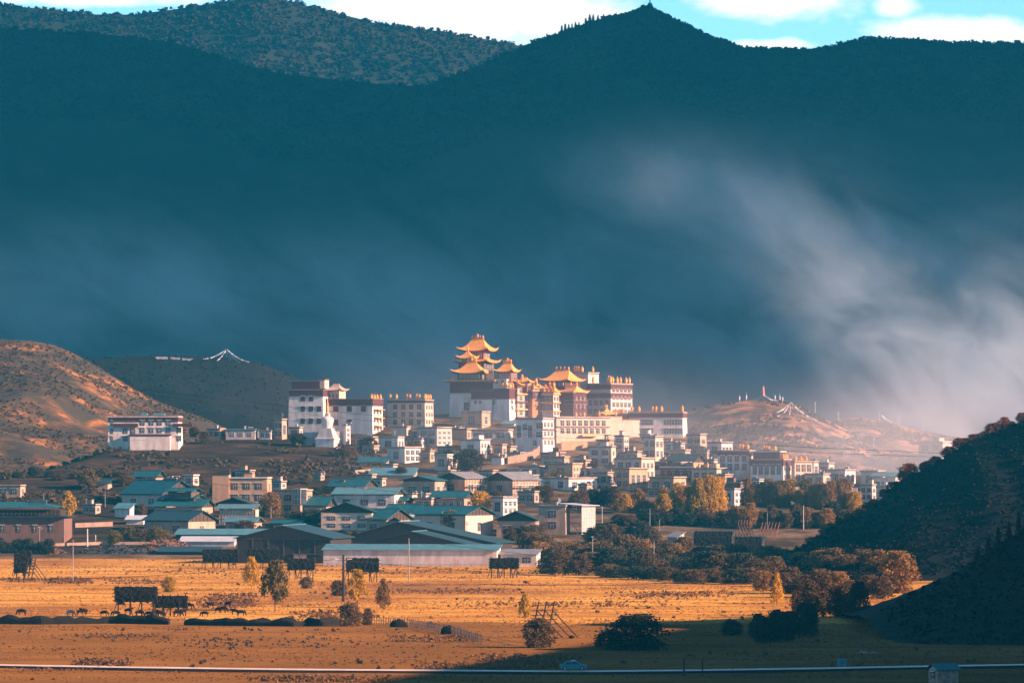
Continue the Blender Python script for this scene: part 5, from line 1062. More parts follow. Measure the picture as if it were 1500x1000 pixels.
# single trees with a place of their own
for a in [
 ('poplar', 'gold', 368, 864, 28, 48, 'slender yellow tree left of the big dark-leaved field tree'),
 ('poplar', 'olive', 403, 894, 45, 72, 'biggest field tree, dark leaved with a yellow sunlit edge'),
 ('poplar', 'gold', 524, 889, 31, 54, 'yellow-edged tree standing right beside the lamp pole in the field'),
 ('poplar', 'ochre', 561, 897, 24, 49, 'thin ochre tree with bare stem, right of the lamp pole'),
 ('poplar', 'gold', 769, 912, 20, 42, 'small bright yellow sapling left of the bare drying frame'),
 ('willow', 'gold', 248, 867, 21, 22, 'small yellow bush behind the paired hay racks'),
 ('spire', 'gold', 1138, 884, 26, 44, 'golden pointed tree standing out of the dark bushes at right'),
 ('poplar', 'gold', 99, 760, 27, 40, 'golden tree right of the brown courtyard house'),
 ('round', 'ochre', 397, 757, 34, 36, 'golden-edged tree below the large orange block'),
 ('round', 'dark', 686, 692, 46, 34, 'big dark round tree in the middle of the village'),
 ('round', 'dark', 541, 661, 32, 20, 'low dark tree between brown house and plain white house'),
 ('round', 'ochre', 662, 786, 36, 38, 'golden tree before the sunlit gable of the big teal-roofed house'),
 ('round', 'gold', 703, 754, 34, 34, 'golden tree beside the teal-roofed house with white-framed windows'),
 ('round', 'gold', 614, 776, 26, 20, 'small golden tree behind the barns'),
 ('round', 'dark', 437, 652, 30, 17, 'dark bushy tree in front of the white monastery block corner'),
 ('round', 'brown', 128, 716, 32, 29, 'brown round tree on the dark slope at left'),
 ('round', 'brown', 185, 712, 26, 20, 'smaller brown tree left of the highest teal roof'),
 ('round', 'brown', 208, 760, 16, 22, 'brown tree by the small white tilted shed'),
 ('willow', 'brown', 434, 770, 36, 22, 'dark brown bush left of the pale gabled house'),
 ('willow', 'dark', 458, 772, 34, 26, 'dark bush touching the pale gabled house wall'),
 ('willow', 'brown', 358, 778, 34, 16, 'brown bush in front of the greenhouse'),
 ('willow', 'brown', 513, 917, 36, 34, 'dark twiggy bush below the lamp pole, at the picket fence end'),
 ('willow', 'brown', 538, 915, 16, 24, 'thin twiggy bush right of the dark one at the picket fence end'),
 ('willow', 'brown', 788, 948, 50, 42, 'grey-brown bush in front of the bare drying frame'),
 ('willow', 'dark', 931, 952, 92, 52, 'large dark dome-shaped bush at the edge of the shade'),
 ('willow', 'dark', 893, 950, 44, 28, 'dark low bush leaning on the left of the dome-shaped bush'),
 ('willow', 'dark', 1072, 930, 34, 22, 'dark bush at the right end of the sunlit field'),
 ('willow', 'brown', 449, 861, 22, 16, 'small grey bush left of the lamp pole foot'),
 ('willow', 'brown', 497, 872, 26, 22, 'grey-brown bush directly at the lamp pole foot'),
 ('willow', 'ochre', 880, 843, 16, 14, 'small pale bush at the far right field edge'),
 ('willow', 'red', 1345, 838, 50, 26, 'reddish bush left of the grey pole before the wooded hill'),
 ('willow', 'red', 1390, 842, 44, 26, 'russet bush right of the grey pole before the wooded hill'),
 ('willow', 'red', 1420, 826, 26, 16, 'bright red small bush on the dark slope'),
 ('willow', 'ochre', 1316, 868, 58, 60, 'large pale ochre bush glowing before the wooded hill'),
 ('round', 'brown', 802, 732, 22, 22, 'brown tree right of the grey balcony house'),
 ('round', 'dark', 588, 700, 22, 16, 'dark small tree at the end of the long teal shed'),
 ('round', 'brown', 508, 668, 30, 16, 'dark brown tree right of the stupa rubble'),
 ('willow', 'olive', 640, 650, 26, 16, 'olive scrub patch under the square dormitory'),
 ('round', 'brown', 300, 650, 18, 18, 'brown tree beside the small ruined orange house'),
 ('round', 'brown', 284, 640, 16, 15, 'orange-brown tree at right corner of the isolated white block'),
]: tree(*a)
def row(kind, leaf, px0, px1, n, base, hpx, wpx, group, desc, dy=6, cat=None, zf=None):
    for i in range(n):
        px = px0 + (px1 - px0) * (i + .5) / n + rng.uniform(-.25, .25) * (px1 - px0) / n
        lf = leaf if isinstance(leaf, str) else leaf[rng.randrange(len(leaf))]
        kd = kind if isinstance(kind, str) else kind[rng.randrange(len(kind))]
        b_ = (base if isinstance(base, (int, float)) else base[0] + (base[1] - base[0]) * i / max(n - 1, 1)) + rng.uniform(-dy, dy) * .5
        h = hpx * rng.uniform(.7, 1.25); w = wpx * rng.uniform(.85, 1.25)
        tree(kd, lf, px, b_, w, h, f'{ORD[i]} from the left of {desc}', group, cat=cat)
row('weeping', 'gold', 1018, 1056, 3, 748, 44, 30, 'big golden weeping trees', 'the big golden weeping trees left of the lone white house')
row('weeping', ['gold', 'ochre'], 968, 1016, 5, 745, 31, 25, 'golden weeping trees', 'the mid-size golden weeping trees below the orange house', 4)
row('poplar', ['gold', 'ochre'], 898, 978, 7, 750, 26, 21, 'golden village trees', 'the golden trees right of the tan and glass house')
row('round', ['brown', 'dark'], 838, 905, 6, 742, 24, 24, 'brown village trees', 'the brown trees behind the lamp by the glass frame house')
row('weeping', ['gold', 'ochre', 'olive'], 1090, 1182, 11, 740, 31, 23, 'golden trees before the pale hall', 'the golden tree row below the large pale hall', 3)
row('weeping', ['gold', 'ochre'], 1186, 1256, 8, 744, 36, 23, 'golden trees before the white house', 'the golden trees in front of the long hazy white house', 4)
row('round', ['brown', 'dark', 'ochre'], 1066, 1270, 15, 772, 30, 24, 'dark trees by the far field', 'the dark rounded trees below the golden rows', 6)
row('willow', ['dark', 'brown'], 900, 1070, 10, 768, 22, 26, 'dark trees under the golden ones', 'the dark bushes under the golden weeping trees', 4)
row('willow', ['dark', 'brown'], 864, 962, 8, 796, 28, 26, 'dark willow hedge', 'the dark willow hedge right of the glass frame', 4)
row('willow', ['brown', 'brown', 'ochre'], 770, 1130, 26, (822, 832), 34, 40, 'back willow bushes', 'the rear brown willows along the field edge', 8)
row('willow', ['brown', 'dark', 'brown'], 800, 1140, 24, (838, 848), 31, 40, 'front willow bushes', 'the front brown willows along the field edge', 8)
row('willow', ['ochre', 'brown', 'ochre'], 1120, 1300, 8, (838, 846), 38, 42, 'ochre willow bushes', 'the sunlit ochre willows before the wooded hill', 8)
row('willow', ['dark', 'brown'], 880, 1130, 12, (846, 858), 20, 40, 'low dark willows', 'the low dark willows added as shade under the willow belt', 4)  # dark row added as the shaded bottoms of the willow belt
row('willow', ['brown', 'ochre', 'brown'], 1110, 1300, 9, (868, 880), 36, 36, 'brown willow bushes', 'the lower brown willows left of the shaded slope', 8)
row('round', ['brown', 'dark', 'brown'], 1158, 1266, 6, (902, 906), 46, 30, 'tall shaded willows', 'the tall shaded willows right of the golden pointed tree', 6, cat='tree')
row('round', 'dark', 1102, 1190, 7, (942, 932), 40, 32, 'dark tree mass', 'the black-green trees below the golden pointed tree', 6, cat='tree')
row('willow', ['brown', 'olive'], 160, 246, 7, 796, 24, 24, 'olive bushes by the heap', 'the olive-brown bushes behind the dark stone heap', 4)
row('willow', 'dark', -4, 76, 6, 810, 18, 18, 'dark bushes by the courtyard house', 'the dark bushes before the brown courtyard house', 3)
row('willow', ['brown', 'dark'], 470, 600, 6, 790, 12, 20, 'bushes below the gabled houses', 'the low brown bushes below the pale gabled house', 3)
row('willow', 'brown', 740, 800, 5, 795, 20, 26, 'brown bushes by the tan house', 'the brown bushes left of the glass frame house', 6)
row('willow', ['olive', 'brown'], 735, 860, 7, 712, 14, 18, 'village hillside bushes', 'the scrubby bushes below the retaining wall', 16)
row('willow', ['brown', 'dark'], 20, 180, 8, 700, 12, 20, 'slope bushes', 'the dark bushes along the foot of the dry hill', 12)
row('willow', ['dark', 'brown', 'olive'], 440, 640, 12, (716, 748), 11, 17, 'bushes among the left village roofs', 'the dark bushes between the teal roofs left of mid village', 18)
row('willow', ['dark', 'brown'], 640, 860, 14, (706, 742), 11, 16, 'bushes among the mid village houses', 'the dark bushes between the mid village houses', 22)
row('willow', ['dark', 'brown', 'ochre'], 560, 760, 13, (660, 672), 9, 14, 'bushes under the great temple', 'the small bushes on the slope under the great temple', 16)
row('willow', ['dark', 'brown', 'ochre'], 860, 1040, 12, (680, 690), 10, 14, 'bushes among the right village houses', 'the small bushes between the houses below the big cream wall', 22)
row('round', ['dark', 'brown'], 200, 420, 9, (722, 738), 14, 16, 'small trees among the left houses', 'the small dark trees between the left teal-roofed houses', 16)
# shrubs on the skyline of the wooded hill and conifers on the far peak
for i in range(26):
    px = 1190 + 330 * i / 25 + rng.uniform(-5, 5); row_ = lerp_tab(CR_A, px); loc = P(px, row_, 1502); big = px in () or i in (11, 15, 16, 20, 21)
    tree('willow', 'red' if big or i > 12 else 'brown', px, row_ + 2, rng.uniform(14, 22) * (1.4 if big else 1), rng.uniform(9, 14) * (1.6 if big else 1), f'{ORD[i]} shrub up the skyline of the wooded hill, counted from its foot', 'skyline shrubs of the wooded hill', D=1502)
for i, (px, hh) in enumerate(((814, 5), (823, 12), (828, 13), (833, 11), (838, 10), (843, 11), (848, 9), (858, 11), (864, 14), (869, 12), (876, 9), (884, 8), (893, 7), (903, 7), (911, 6), (925, 6))):
    tree('spire', 'dark', px, lerp_tab(CR_FRONT, px) + 3, hh * .62, hh + 2, f'{ORD[i]} from the left of the small conifers on the mountain peak ridge', 'conifers on the peak ridge', D=4500)
for i, (px, py, h) in enumerate(((1448, 800, 24), (1462, 790, 30), (1478, 782, 28), (1492, 776, 34), (1432, 812, 18))):
    tree('spire', 'dark', px, lerp_tab(CR_B, px) + 4, 13, h, f'{["second", "third", "fourth", "uppermost", "lowest"][i]} black conifer up the near shaded slope', 'conifers on the near slope', D=966)
# ---------------------------------------------------------------- poles and wires
def pole(px, base, top, label, kind='plain', D=None, r=.13, name='utility_pole', m='concrete', z=None):
    D = D or gD(base); s = F / D; loc = P(px, base, D); h = (base - top) / s
    o = thing(name, label, 'pole' if 'lamp' not in name else 'street lamp', loc)
    b = MB(); b.tube([(0, 0, -.5), (0, 0, h)], r, 6, r * .7); b.build('post', M[m], o)
    if kind == 'cross':
        for zz in (.96, .86): b = MB(); b.box(-1.1, 1.1, -.08, .08, h * zz - .08, h * zz + .08); b.build('crossarm', M['timber'], o)
    if kind == 'lamp':
        b = MB(); b.tube([(0, 0, h - .1), (-.5, 0, h + .35), (-1.5, 0, h + .5)], .07, 5); b.build('lamp_arm', M['metal'], o)
        b = MB(); b.box(-2.1, -1.2, -.2, .2, h + .42, h + .58, .05); b.build('lamp_head', M['trim'], o)
    if kind == 'twin':
        for sg in (-1, 1):
            b = MB(); b.tube([(0, 0, h * .86), (sg * 1.5, 0, h * .9)], .1, 5); b.build('lamp_arm', M['metal'], o)
            b = MB(); b.box(sg * 1.0 - .1 if sg > 0 else -2.1, 2.1 if sg > 0 else -.9, -.25, .25, h * .9 + .02, h * .9 + .2, .06); b.build('lamp_head', M['trim'], o)
    if kind == 'solar':
        b = MB(); b.box(-.5, .5, -.3, .3, h + .003, h + .12, .04); b.build('solar_panel', M['trim'], o); b = MB(); b.tube([(0, 0, h * .88), (.7, 0, h * .93)], .06, 5); b.box(.5, 1.1, -.15, .15, h * .93, h * .93 + .12); b.build('lamp_head', M['trim'], o)
    return o
pole(107, 852, 790, 'grey concrete utility pole at left edge of the field, between heap and racks', 'cross')
pole(503, 881, 812, 'thick dark pole with two white lamps standing among field trees', 'twin', r=.36, m='dark', name='lamp_pole')
pole(599, 852, 788, 'bare grey pole before the very long white shed', 'plain', r=.16)
pole(58, 798, 772, 'white lamp post in front of the brown courtyard house', 'solar', name='street_lamp')
pole(128, 800, 774, 'white gate post left of the dark stone heap', 'plain', r=.28, m='trim', name='gate_post')
pole(140, 797, 783, 'shorter white gate post left of the dark stone heap', 'plain', r=.22, m='trim', name='gate_post')
pole(64, 736, 721, 'cross-armed pole behind the brown courtyard house', 'cross')
pole(154, 742, 718, 'cross-armed pole right of the golden tree by the courtyard house', 'cross')
pole(126, 744, 731, 'solar lamp by the golden tree near the courtyard house', 'solar', name='street_lamp')
pole(277, 776, 763, 'solar lamp in front of the tan house with wide dark gable', 'solar', name='street_lamp')
pole(329, 768, 758, 'solar lamp at left end of the greenhouse', 'solar', name='street_lamp')
pole(397, 760, 741, 'thin pole by the tree below the large orange block', 'cross')
pole(447, 752, 734, 'thin pole before the glazed-bay house', 'plain', r=.1)
pole(337, 705, 686, 'thin mast above the large orange block', 'plain', r=.08)
pole(540, 632, 611, 'flag mast in front of the monastery wing porch', 'plain', r=.1, m='trim')
pole(682, 620, 600, 'thin mast at the great temple wall', 'plain', r=.1, m='trim')
pole(868, 829, 786, 'grey lamp pole in the middle of the willow belt', 'solar', name='street_lamp')
pole(958, 840, 792, 'grey utility pole right of the lamp in the willow belt', 'plain')
pole(785, 802, 763, 'dark wooden pole left of the glass frame house', 'cross', m='timber')
pole(742, 788, 764, 'dark wooden pole in front of the pink-tan gabled house', 'cross', m='timber')
pole(684, 790, 764, 'dark cross-armed pole before the sunlit gable wall', 'cross', m='timber')
pole(882, 766, 742, 'white solar lamp right of the glass frame house', 'solar', name='street_lamp', m='trim')
pole(952, 778, 744, 'grey pole in front of the golden trees', 'plain')
pole(966, 778, 760, 'short pole right of the grey one at the far orange field', 'plain', r=.1)
pole(1124, 776, 750, 'slim pole behind the bare drying frames', 'plain', r=.1)
pole(1160, 762, 735, 'white pole below the golden tree row', 'solar', r=.14, m='trim', name='street_lamp')
pole(1177, 776, 740, 'taller white pole right of the lamp below the golden tree row', 'plain', r=.16, m='trim')
pole(1382, 822, 783, 'grey pole standing before the wooded hill with small crossarm', 'cross', D=1420)
pole(1002, 990, 962, 'left one of two dark posts at the road in the shade', 'plain', r=.16, m='dark', name='post')
pole(1029, 990, 964, 'right one of two dark posts at the road in the shade', 'plain', r=.13, m='dark', name='post')
pole(1073, 984, 979, 'short dark kerb post on the shaded road', 'plain', r=.12, m='dark', name='post')
def zk(zf, Dc, px, y): return zf((px - 750) / F * Dc, y)
for px, y0, h, lab, zf, Dc in ((1194, 2420, 6.2, 'white pole on the right end of the grassy knoll', zf_k, 2420), (1228, 2490, 4.5, 'pole in the dip between knoll and low hill', zf_k2, 2500), (1288, 2490, 5.5, 'pole on top of the low hill right of the knoll', zf_k2, 2500),
                       (1316, 2480, 5.5, 'second pole along the low hill, right of its top', zf_k2, 2500), (1352, 2460, 6.5, 'pole on the hazy right slope of the low hill', zf_k2, 2500), (1280, 2330, 5, 'pole halfway down the low hill', zf_k2, 2500)):
    x = (px - 750) / F * y0; o = thing('utility_pole', lab, 'pole', (x, y0, zf(x, y0))); b = MB(); b.tube([(0, 0, -.5), (0, 0, h)], .16, 6, .11); b.build('post', M['trim'], o)
    b = MB(); b.box(-.7, .7, -.06, .06, h - .4, h - .28); b.build('crossarm', M['trim'], o)
# lattice tower with dishes
x = (1240 - 750) / F * 2230; zt = zf_k2(x, 2230); o = thing('lattice_tower', 'white lattice radio tower with panels on the hazy low hill', 'tower', (x, 2230, zt)); b = MB(); ht = 9.6
for (sx, sy) in ((-1, -1), (1, -1), (1, 1), (-1, 1)): b.tube([(sx * 1.1, sy * 1.1, -1), (sx * .6, sy * .6, ht)], .09, 4)
for i in range(6):
    z0, z1 = ht * i / 6, ht * (i + 1) / 6; w0, w1 = 1.1 - .5 * i / 6, 1.1 - .5 * (i + 1) / 6
    for sg in (-1, 1): b.tube([(-w0, sg * w0, z0), (w1, sg * w1, z1)], .06, 4); b.tube([(w0, sg * w0, z0), (-w1, sg * w1, z1)], .06, 4)
b.build('lattice', M['trim'], o)
for i, (dx, zz) in enumerate(((-1.3, .95), (0, 1.0), (1.3, .95), (-1.4, .7), (1.4, .7), (0, .72))):
    b = MB(); b.box(dx - .22, dx + .22, -1.0, -.8, ht * zz - .9, ht * zz + .6); b.build('antenna_panel', M['trim'], o)
def wire(p0, D0, p1, D1, sag, label, r=.07):
    a, c = P(*p0, D0), P(*p1, D1); b = MB(); pts = []
    for i in range(41):
        t = i / 40; p = a.lerp(c, t); p.z -= sag * 4 * t * (1 - t); pts.append(p - a)
    b.tube(pts, r, 4); o = b.build('power_line', M['wire']); o.location = a; return tag(o, label, 'cable', 'power lines across the valley')
wire((-80, 528), 1750, (1580, 670), 1350, 6, 'black cable slanting from the dry hill down past the monastery to the wooded hill', .05)
wire((-80, 532), 1752, (1580, 674), 1352, 7, 'twin of the slanting monastery cable, just below it', .04)
wire((-80, 612), 1600, (882, 743), 1812, 5, 'black cable from the dark slope down to the solar lamp by the glass frame house', .08)
wire((-80, 642), 1600, (882, 746), 1812, 6, 'lower black cable running to the solar lamp by the glass frame house', .07)
wire((882, 742), 1812, (1580, 778), 1420, 2, 'black cable from the solar lamp across the golden trees to the right edge', .075)
wire((882, 746), 1812, (1580, 783), 1420, 3, 'lower black cable below the golden trees to the right edge', .065)
wire((503, 820), 1170, (1580, 845), 1250, 3.5, 'thin cable from the lamp pole over the willow belt', .055)
wire((503, 817), 1170, (-80, 846), 1250, 2, 'thin cable from the lamp pole left over the hay racks', .05)
wire((599, 790), 1360, (1580, 838), 1250, 4, 'thin cable from the bare grey pole over the willow belt', .05)

# ---------------------------------------------------------------- prayer flags
def flag_tent(px, D, zf, h, spans, label, red=0, name='prayer_flags', mast_m='flag'):
    x = (px - 750) / F * D; z = zf(x, D); o = thing(name, label, 'prayer flags', (x, D, z))
    b = MB(); b.tube([(0, 0, -.5), (0, 0, h)], .16, 6, .08); b.build('mast', M['timber'], o)
    if red: b = MB(); b.lathe([(.15, h * .25), (.7, h * .3), (.6, h * .8), (.15, h * .98)], (0, 0, 0), 7); b.build('flag_bundle', M['flagred'], o)
    for (dx, dy, ht) in spans:
        b = MB(); n = max(8, int(math.hypot(dx, dy) / 1.1)); L0 = None
        e = Vector((dx, dy, zf(x + dx, D + dy) - z + .5))
        for i in range(n):
            for t0, t1 in ((i / n, (i + .86) / n),):
                def pt(t): q = Vector((0, 0, h * ht)).lerp(e, t); q.z -= min(.10 * math.hypot(dx, dy), h * .42) * 4 * t * (1 - t); return q
                a, c = pt(t0), pt(t1); f = rng.uniform(.3, .65); sw = Vector((rng.uniform(-.2, .2), rng.uniform(-.2, .2), 0))
                b.add([a, c, c + sw + Vector((0, 0, -f)), a + sw + Vector((0, 0, -f))], [(0, 1, 2, 3)])
        b.build('flag_string', M['flag'], o)
    return o
flag_tent(1118, 2415, zf_k, 7.2, ((9, -1, .5), (7, 3, .4), (-5, 2, .4)), 'red prayer mast with white flags on top of the grassy knoll', red=1)
flag_tent(1159, 2375, zf_k, 5.6, ((-14, -14, .97), (-9, -18, .97), (-3, -20, .97), (2, -20, .97), (7, -18, .97), (11, -12, .97), (13, 4, .97)), 'white prayer flag tent fanning down the knoll slope')
flag_tent(332, 2750, zf_l2, 5.6, ((-13, -6, .97), (-9, 3, .97), (-5, -9, .97), (4, -9, .97), (8, -7, .97), (14, -3, .97), (16, 3, .9)), 'white prayer flag tent on the dark scrub hill at left')
flag_tent(1292, 2498, zf_k2, 3.4, ((-9, 5, .9), (9, 5, .9), (0, 9, .9)), 'faint prayer flags on the low hill beside the smoke')
for i, (p0, p1) in enumerate(((228, 246), (250, 264), (267, 283))):
    x0, x1 = (p0 - 750) / F * 2740, (p1 - 750) / F * 2740; o = thing('prayer_flags', ['leftmost short line of white prayer flags on the dark scrub hill', 'middle short line of white prayer flags on the dark scrub hill', 'line of white prayer flags next to the flag tent on the scrub hill'][i], 'prayer flags', (x0, 2740, zf_l2(x0, 2740)))
    b = MB(); n = 10
    for j in range(n): a = (x1 - x0) * j / n; zz = zf_l2(x0 + a, 2740) - o.location.z; f = rng.uniform(.8, 1.6); b.add([(a, 0, zz + 1.2), (a + (x1 - x0) / n * .85, 0, zz + 1.2), (a + (x1 - x0) / n * .85, .2, zz + 1.2 - f), (a, .2, zz + 1.2 - f)], [(0, 1, 2, 3)])
    b.tube([(0, 0, zz + 1.25), (x1 - x0, 0, zz + 1.25)], .05, 4); b.build('flag_string', M['flag'], o)
for i, (px, yy) in enumerate(((1083, 2415), (1093, 2415), (1135, 2415), (1142, 2415), (1146, 2410))):
    x = (px - 750) / F * yy; o = thing('flag_pole', f'{ORD[i]} from the left of the thin flag poles along the knoll top', 'flag pole', (x, yy, zf_k(x, yy)), 'flag poles on the knoll'); b = MB(); b.tube([(0, 0, -.4), (0, 0, 3.2 + (i % 2))], .09, 5); b.build('post', M['trim'], o); b = MB(); b.add([(0, 0, 3), (.5, .1, 2.9), (.5, .1, 1.2), (0, 0, 1)], [(0, 1, 2, 3)]); b.build('flag', M['flag'], o)
# little shrine tower on the peak, red temple at the foot of the low hill
x = (952 - 750) / F * 4500; o = thing('shrine', 'tiny dark shrine tower on the very top of the mountain peak', 'shrine', (x, 4500, zf_front(x, 4500) - .5)); b = MB(); b.box(-2.4, 2.4, -2.4, 2.4, -2, 4.6, .5); b.build('base', M['dark'], o); b = MB(); b.tube([(0, 0, 4.6), (0, 0, 9)], .7, 6, .3); b.build('mast', M['dark'], o)
x = (1284 - 750) / F * 2200; o = thing('shrine', 'small red shrine in haze left of the wooded hill skyline', 'shrine', (x, 2200, zf_k2(x, 2200))); b = MB(); b.box(-1.5, 1.5, -1.5, 1.5, -1, 2.6, .1); b.build('wall', M['orange'], o); b = MB(); b.lathe([(2.0, 2.6), (1.2, 3.2), (.1, 4.2)], (0, 0, 0), 4, True); b.build('roof', M['redtrim'], o)

# ---------------------------------------------------------------- hay racks
def hay_rack(L_, R_, base, htop, hbot, label, legs=5, lean=1, shag=1.0, deep=2.2):
    D = gD(base); s = F / D; c = P((L_ + R_) / 2, base, D); w = (R_ - L_) / s; z1, z0 = (base - htop) / s, (base - hbot) / s
    o = thing('hay_rack', label, 'hay rack', c, 'hay drying racks')
    for i in range(legs):
        x = -w / 2 + w * (i + .3) / (legs - .4); b = MB(); b.tube([(x, 0, -.4), (x, 0, z1 + .3)], .16, 5); b.build('post', M['dark'], o)
        b = MB(); b.tube([(x - lean * 1.2 * (1 if i % 2 == 0 else -.6), -1.6, -.3), (x, 0, z0 + .8)], .12, 5); b.build('brace', M['dark'], o)
    for i in range(4): b = MB(); z = z0 + (z1 - z0) * (i + .4) / 4; b.tube([(-w / 2 - .5, .25, z), (w / 2 + .5, .25, z + rng.uniform(-.1, .1))], .09, 5); b.build('rail', M['dark'], o)
    b = MB(); nx = max(10, int(w / .45)); nz = max(5, int((z1 - z0) / .4))
    gr = {}
    for sd in (-1, 1):
        for j in range(nz + 1):
            for i in range(nx + 1):
                gr[(sd, i, j)] = len(b.v); t = j / nz; bul = deep / 2 * (.75 + .25 * math.sin(math.pi * t)) ; x = -w / 2 + w * i / nx + rng.uniform(-.1, .1)
                zz = z0 + (z1 - z0) * t + (rng.uniform(-.25, .1) * shag if j == 0 else rng.uniform(-.06, .12) * shag if j == nz else 0)
                b.v.append((x, sd * (bul + rng.uniform(-.15, .15)), zz))
    for sd in (-1, 1):
        for j in range(nz):
            for i in range(nx):
                q = (gr[(sd, i, j)], gr[(sd, i + 1, j)], gr[(sd, i + 1, j + 1)], gr[(sd, i, j + 1)]); b.f.append(q if sd < 0 else q[::-1]); b.m.append(0)
    for i in range(nx):
        for j in (0, nz): b.f.append((gr[(-1, i, j)], gr[(1, i, j)], gr[(1, i + 1, j)], gr[(-1, i + 1, j)])); b.m.append(0)
    for j in range(nz):
        for i in (0, nx): b.f.append((gr[(-1, i, j)], gr[(1, i, j)], gr[(1, i, j + 1)], gr[(-1, i, j + 1)])); b.m.append(0)
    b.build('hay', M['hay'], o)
hay_rack(168, 230, 903, 859, 881, 'taller of the two big dark hay racks among the grazing herd', 4)
hay_rack(224, 275, 902, 872, 889, 'lower big dark hay rack joined to the right of the tall one in the herd', 5)
hay_rack(21, 46, 843, 806, 826, 'narrow tall dark hay rack at the left field edge', 3)
hay_rack(21, 38, 848, 823, 838, 'small hay rack bundle below the narrow tall one at left', 2)
hay_rack(297, 349, 832, 804, 822, 'dark hay rack before the low white shed, left of the barn', 5)
hay_rack(362, 408, 834, 804, 822, 'dark hay rack directly in front of the large dark barn', 5)
hay_rack(421, 461, 848, 818, 834, 'dark hay rack between barn and long white shed', 5)
hay_rack(507, 555, 852, 817, 837, 'dark hay rack behind the lamp pole in the field', 5)
hay_rack(717, 760, 846, 817, 832, 'dark hay rack below the low white annex', 5)
hay_rack(1017, 1072, 806, 778, 798, 'dark hay rack wall among the orange willow bushes', 5)
hay_rack(1077, 1116, 812, 786, 806, 'short dark hay rack right of the one among willows', 4)
def bare_frame(L_, R_, base, top, n, label, lean=.45, m='dark', D=None):
    D = D or gD(base); s = F / D; c = P((L_ + R_) / 2, base, D); w = (R_ - L_) / s; h = (base - top) / s
    o = thing('drying_frame', label, 'drying frame', c, 'bare drying frames')
    for i in range(n):
        x = -w / 2 + w * .8 * i / n; b = MB(); b.tube([(x - .3, 0, -.3), (x + h * .18, 0, h)], .15, 5); b.build('post', M[m], o)
        b = MB(); b.tube([(x + h * lean + .8, -1.5, -.3), (x + h * .12, 0, h * .75)], .12, 5); b.build('brace', M[m], o)
    for i in range(5): z = h * (.35 + .13 * i); b = MB(); b.tube([(-w / 2 - .3, .2, z), (w * .34, .2, z + .15)], .08, 5); b.build('rail', M[m], o)
bare_frame(780, 823, 933, 880, 3, 'leaning bare drying frame behind the grey-brown bush', .75)
bare_frame(36, 56, 850, 816, 3, 'collapsed ladder-like drying frame right of the left hay racks', .6)
bare_frame(1078, 1104, 786, 761, 5, 'left bare wooden drying frame in the far orange field', .3, 'rust')
bare_frame(1113, 1150, 787, 764, 6, 'right bare wooden drying frame in the far orange field', -.3, 'rust')

# ---------------------------------------------------------------- animals
def skin_mesh(name, verts, edges, radii, m, sub=1):
    me = bpy.data.meshes.new(name); me.from_pydata(verts, edges, []); ob = bpy.data.objects.new(name, me); C.objects.link(ob)
    md = ob.modifiers.new('skin', 'SKIN'); md.use_smooth_shade = True
    for i, r_ in enumerate(radii): me.skin_vertices[0].data[i].radius = r_ if isinstance(r_, tuple) else (r_, r_)
    me.skin_vertices[0].data[0].use_root = True
    s_ = ob.modifiers.new('sub', 'SUBSURF'); s_.levels = sub; s_.render_levels = sub
    dg = bpy.context.evaluated_depsgraph_get(); out = bpy.data.meshes.new_from_object(ob.evaluated_get(dg)); out.name = name
    bpy.data.objects.remove(ob); out.materials.clear(); out.materials.append(m); return out
def horse_mesh(graze, m):
    V = [(-.62, 0, 1.12), (-.2, 0, 1.08), (.25, 0, 1.1), (.58, 0, 1.16)]; Rr = [(.35, .38), (.35, .41), (.35, .41), (.29, .37)]; E = [(0, 1), (1, 2), (2, 3)]
    if graze: hd = [(.86, 0, 1.08), (1.08, 0, .72), (1.2, 0, .38), (1.3, 0, .14)]
    else: hd = [(.80, 0, 1.32), (.94, 0, 1.48), (1.08, 0, 1.47), (1.28, 0, 1.28)]
    for i, p in enumerate(hd): V.append(p); Rr.append([(.2, .25), (.15, .19), (.15, .16), (.09, .1)][i]); E.append((3 if i == 0 else len(V) - 2, len(V) - 1))
    h = len(V) - 2
    for sg in (-1, 1): V.append((V[h][0] - .06, sg * .08, V[h][2] + (.16))); Rr.append((.03, .04)); E.append((h, len(V) - 1))
    for sg in (-1, 1):
        st = .025 * sg
        for (src, pts) in ((3, [(.55, .15 * sg, .82), (.58 + st, .15 * sg, .5), (.56 + st, .15 * sg, .08), (.62 + st, .15 * sg, .02)]), (0, [(-.62, .16 * sg, .82), (-.56 - st, .16 * sg, .62), (-.74 - st, .16 * sg, .44), (-.7 - st, .16 * sg, .08), (-.64 - st, .16 * sg, .02)])):
            for i, p in enumerate(pts): V.append(p); Rr.append(([.15, .09, .07, .08] if src == 3 else [.19, .13, .09, .07, .08])[i]); E.append((src if i == 0 else len(V) - 2, len(V) - 1))
    for i, p in enumerate([(-.9, 0, 1.12), (-.98, 0, .85), (-.96, 0, .5)]): V.append(p); Rr.append([.06, .08, .03][i]); E.append((0 if i == 0 else len(V) - 2, len(V) - 1))
    return skin_mesh('horse', V, E, Rr, m)
HM = {('g', 'd'): horse_mesh(True, M['horse']), ('s', 'd'): horse_mesh(False, M['horse']), ('g', 'p'): horse_mesh(True, M['paleh'])}
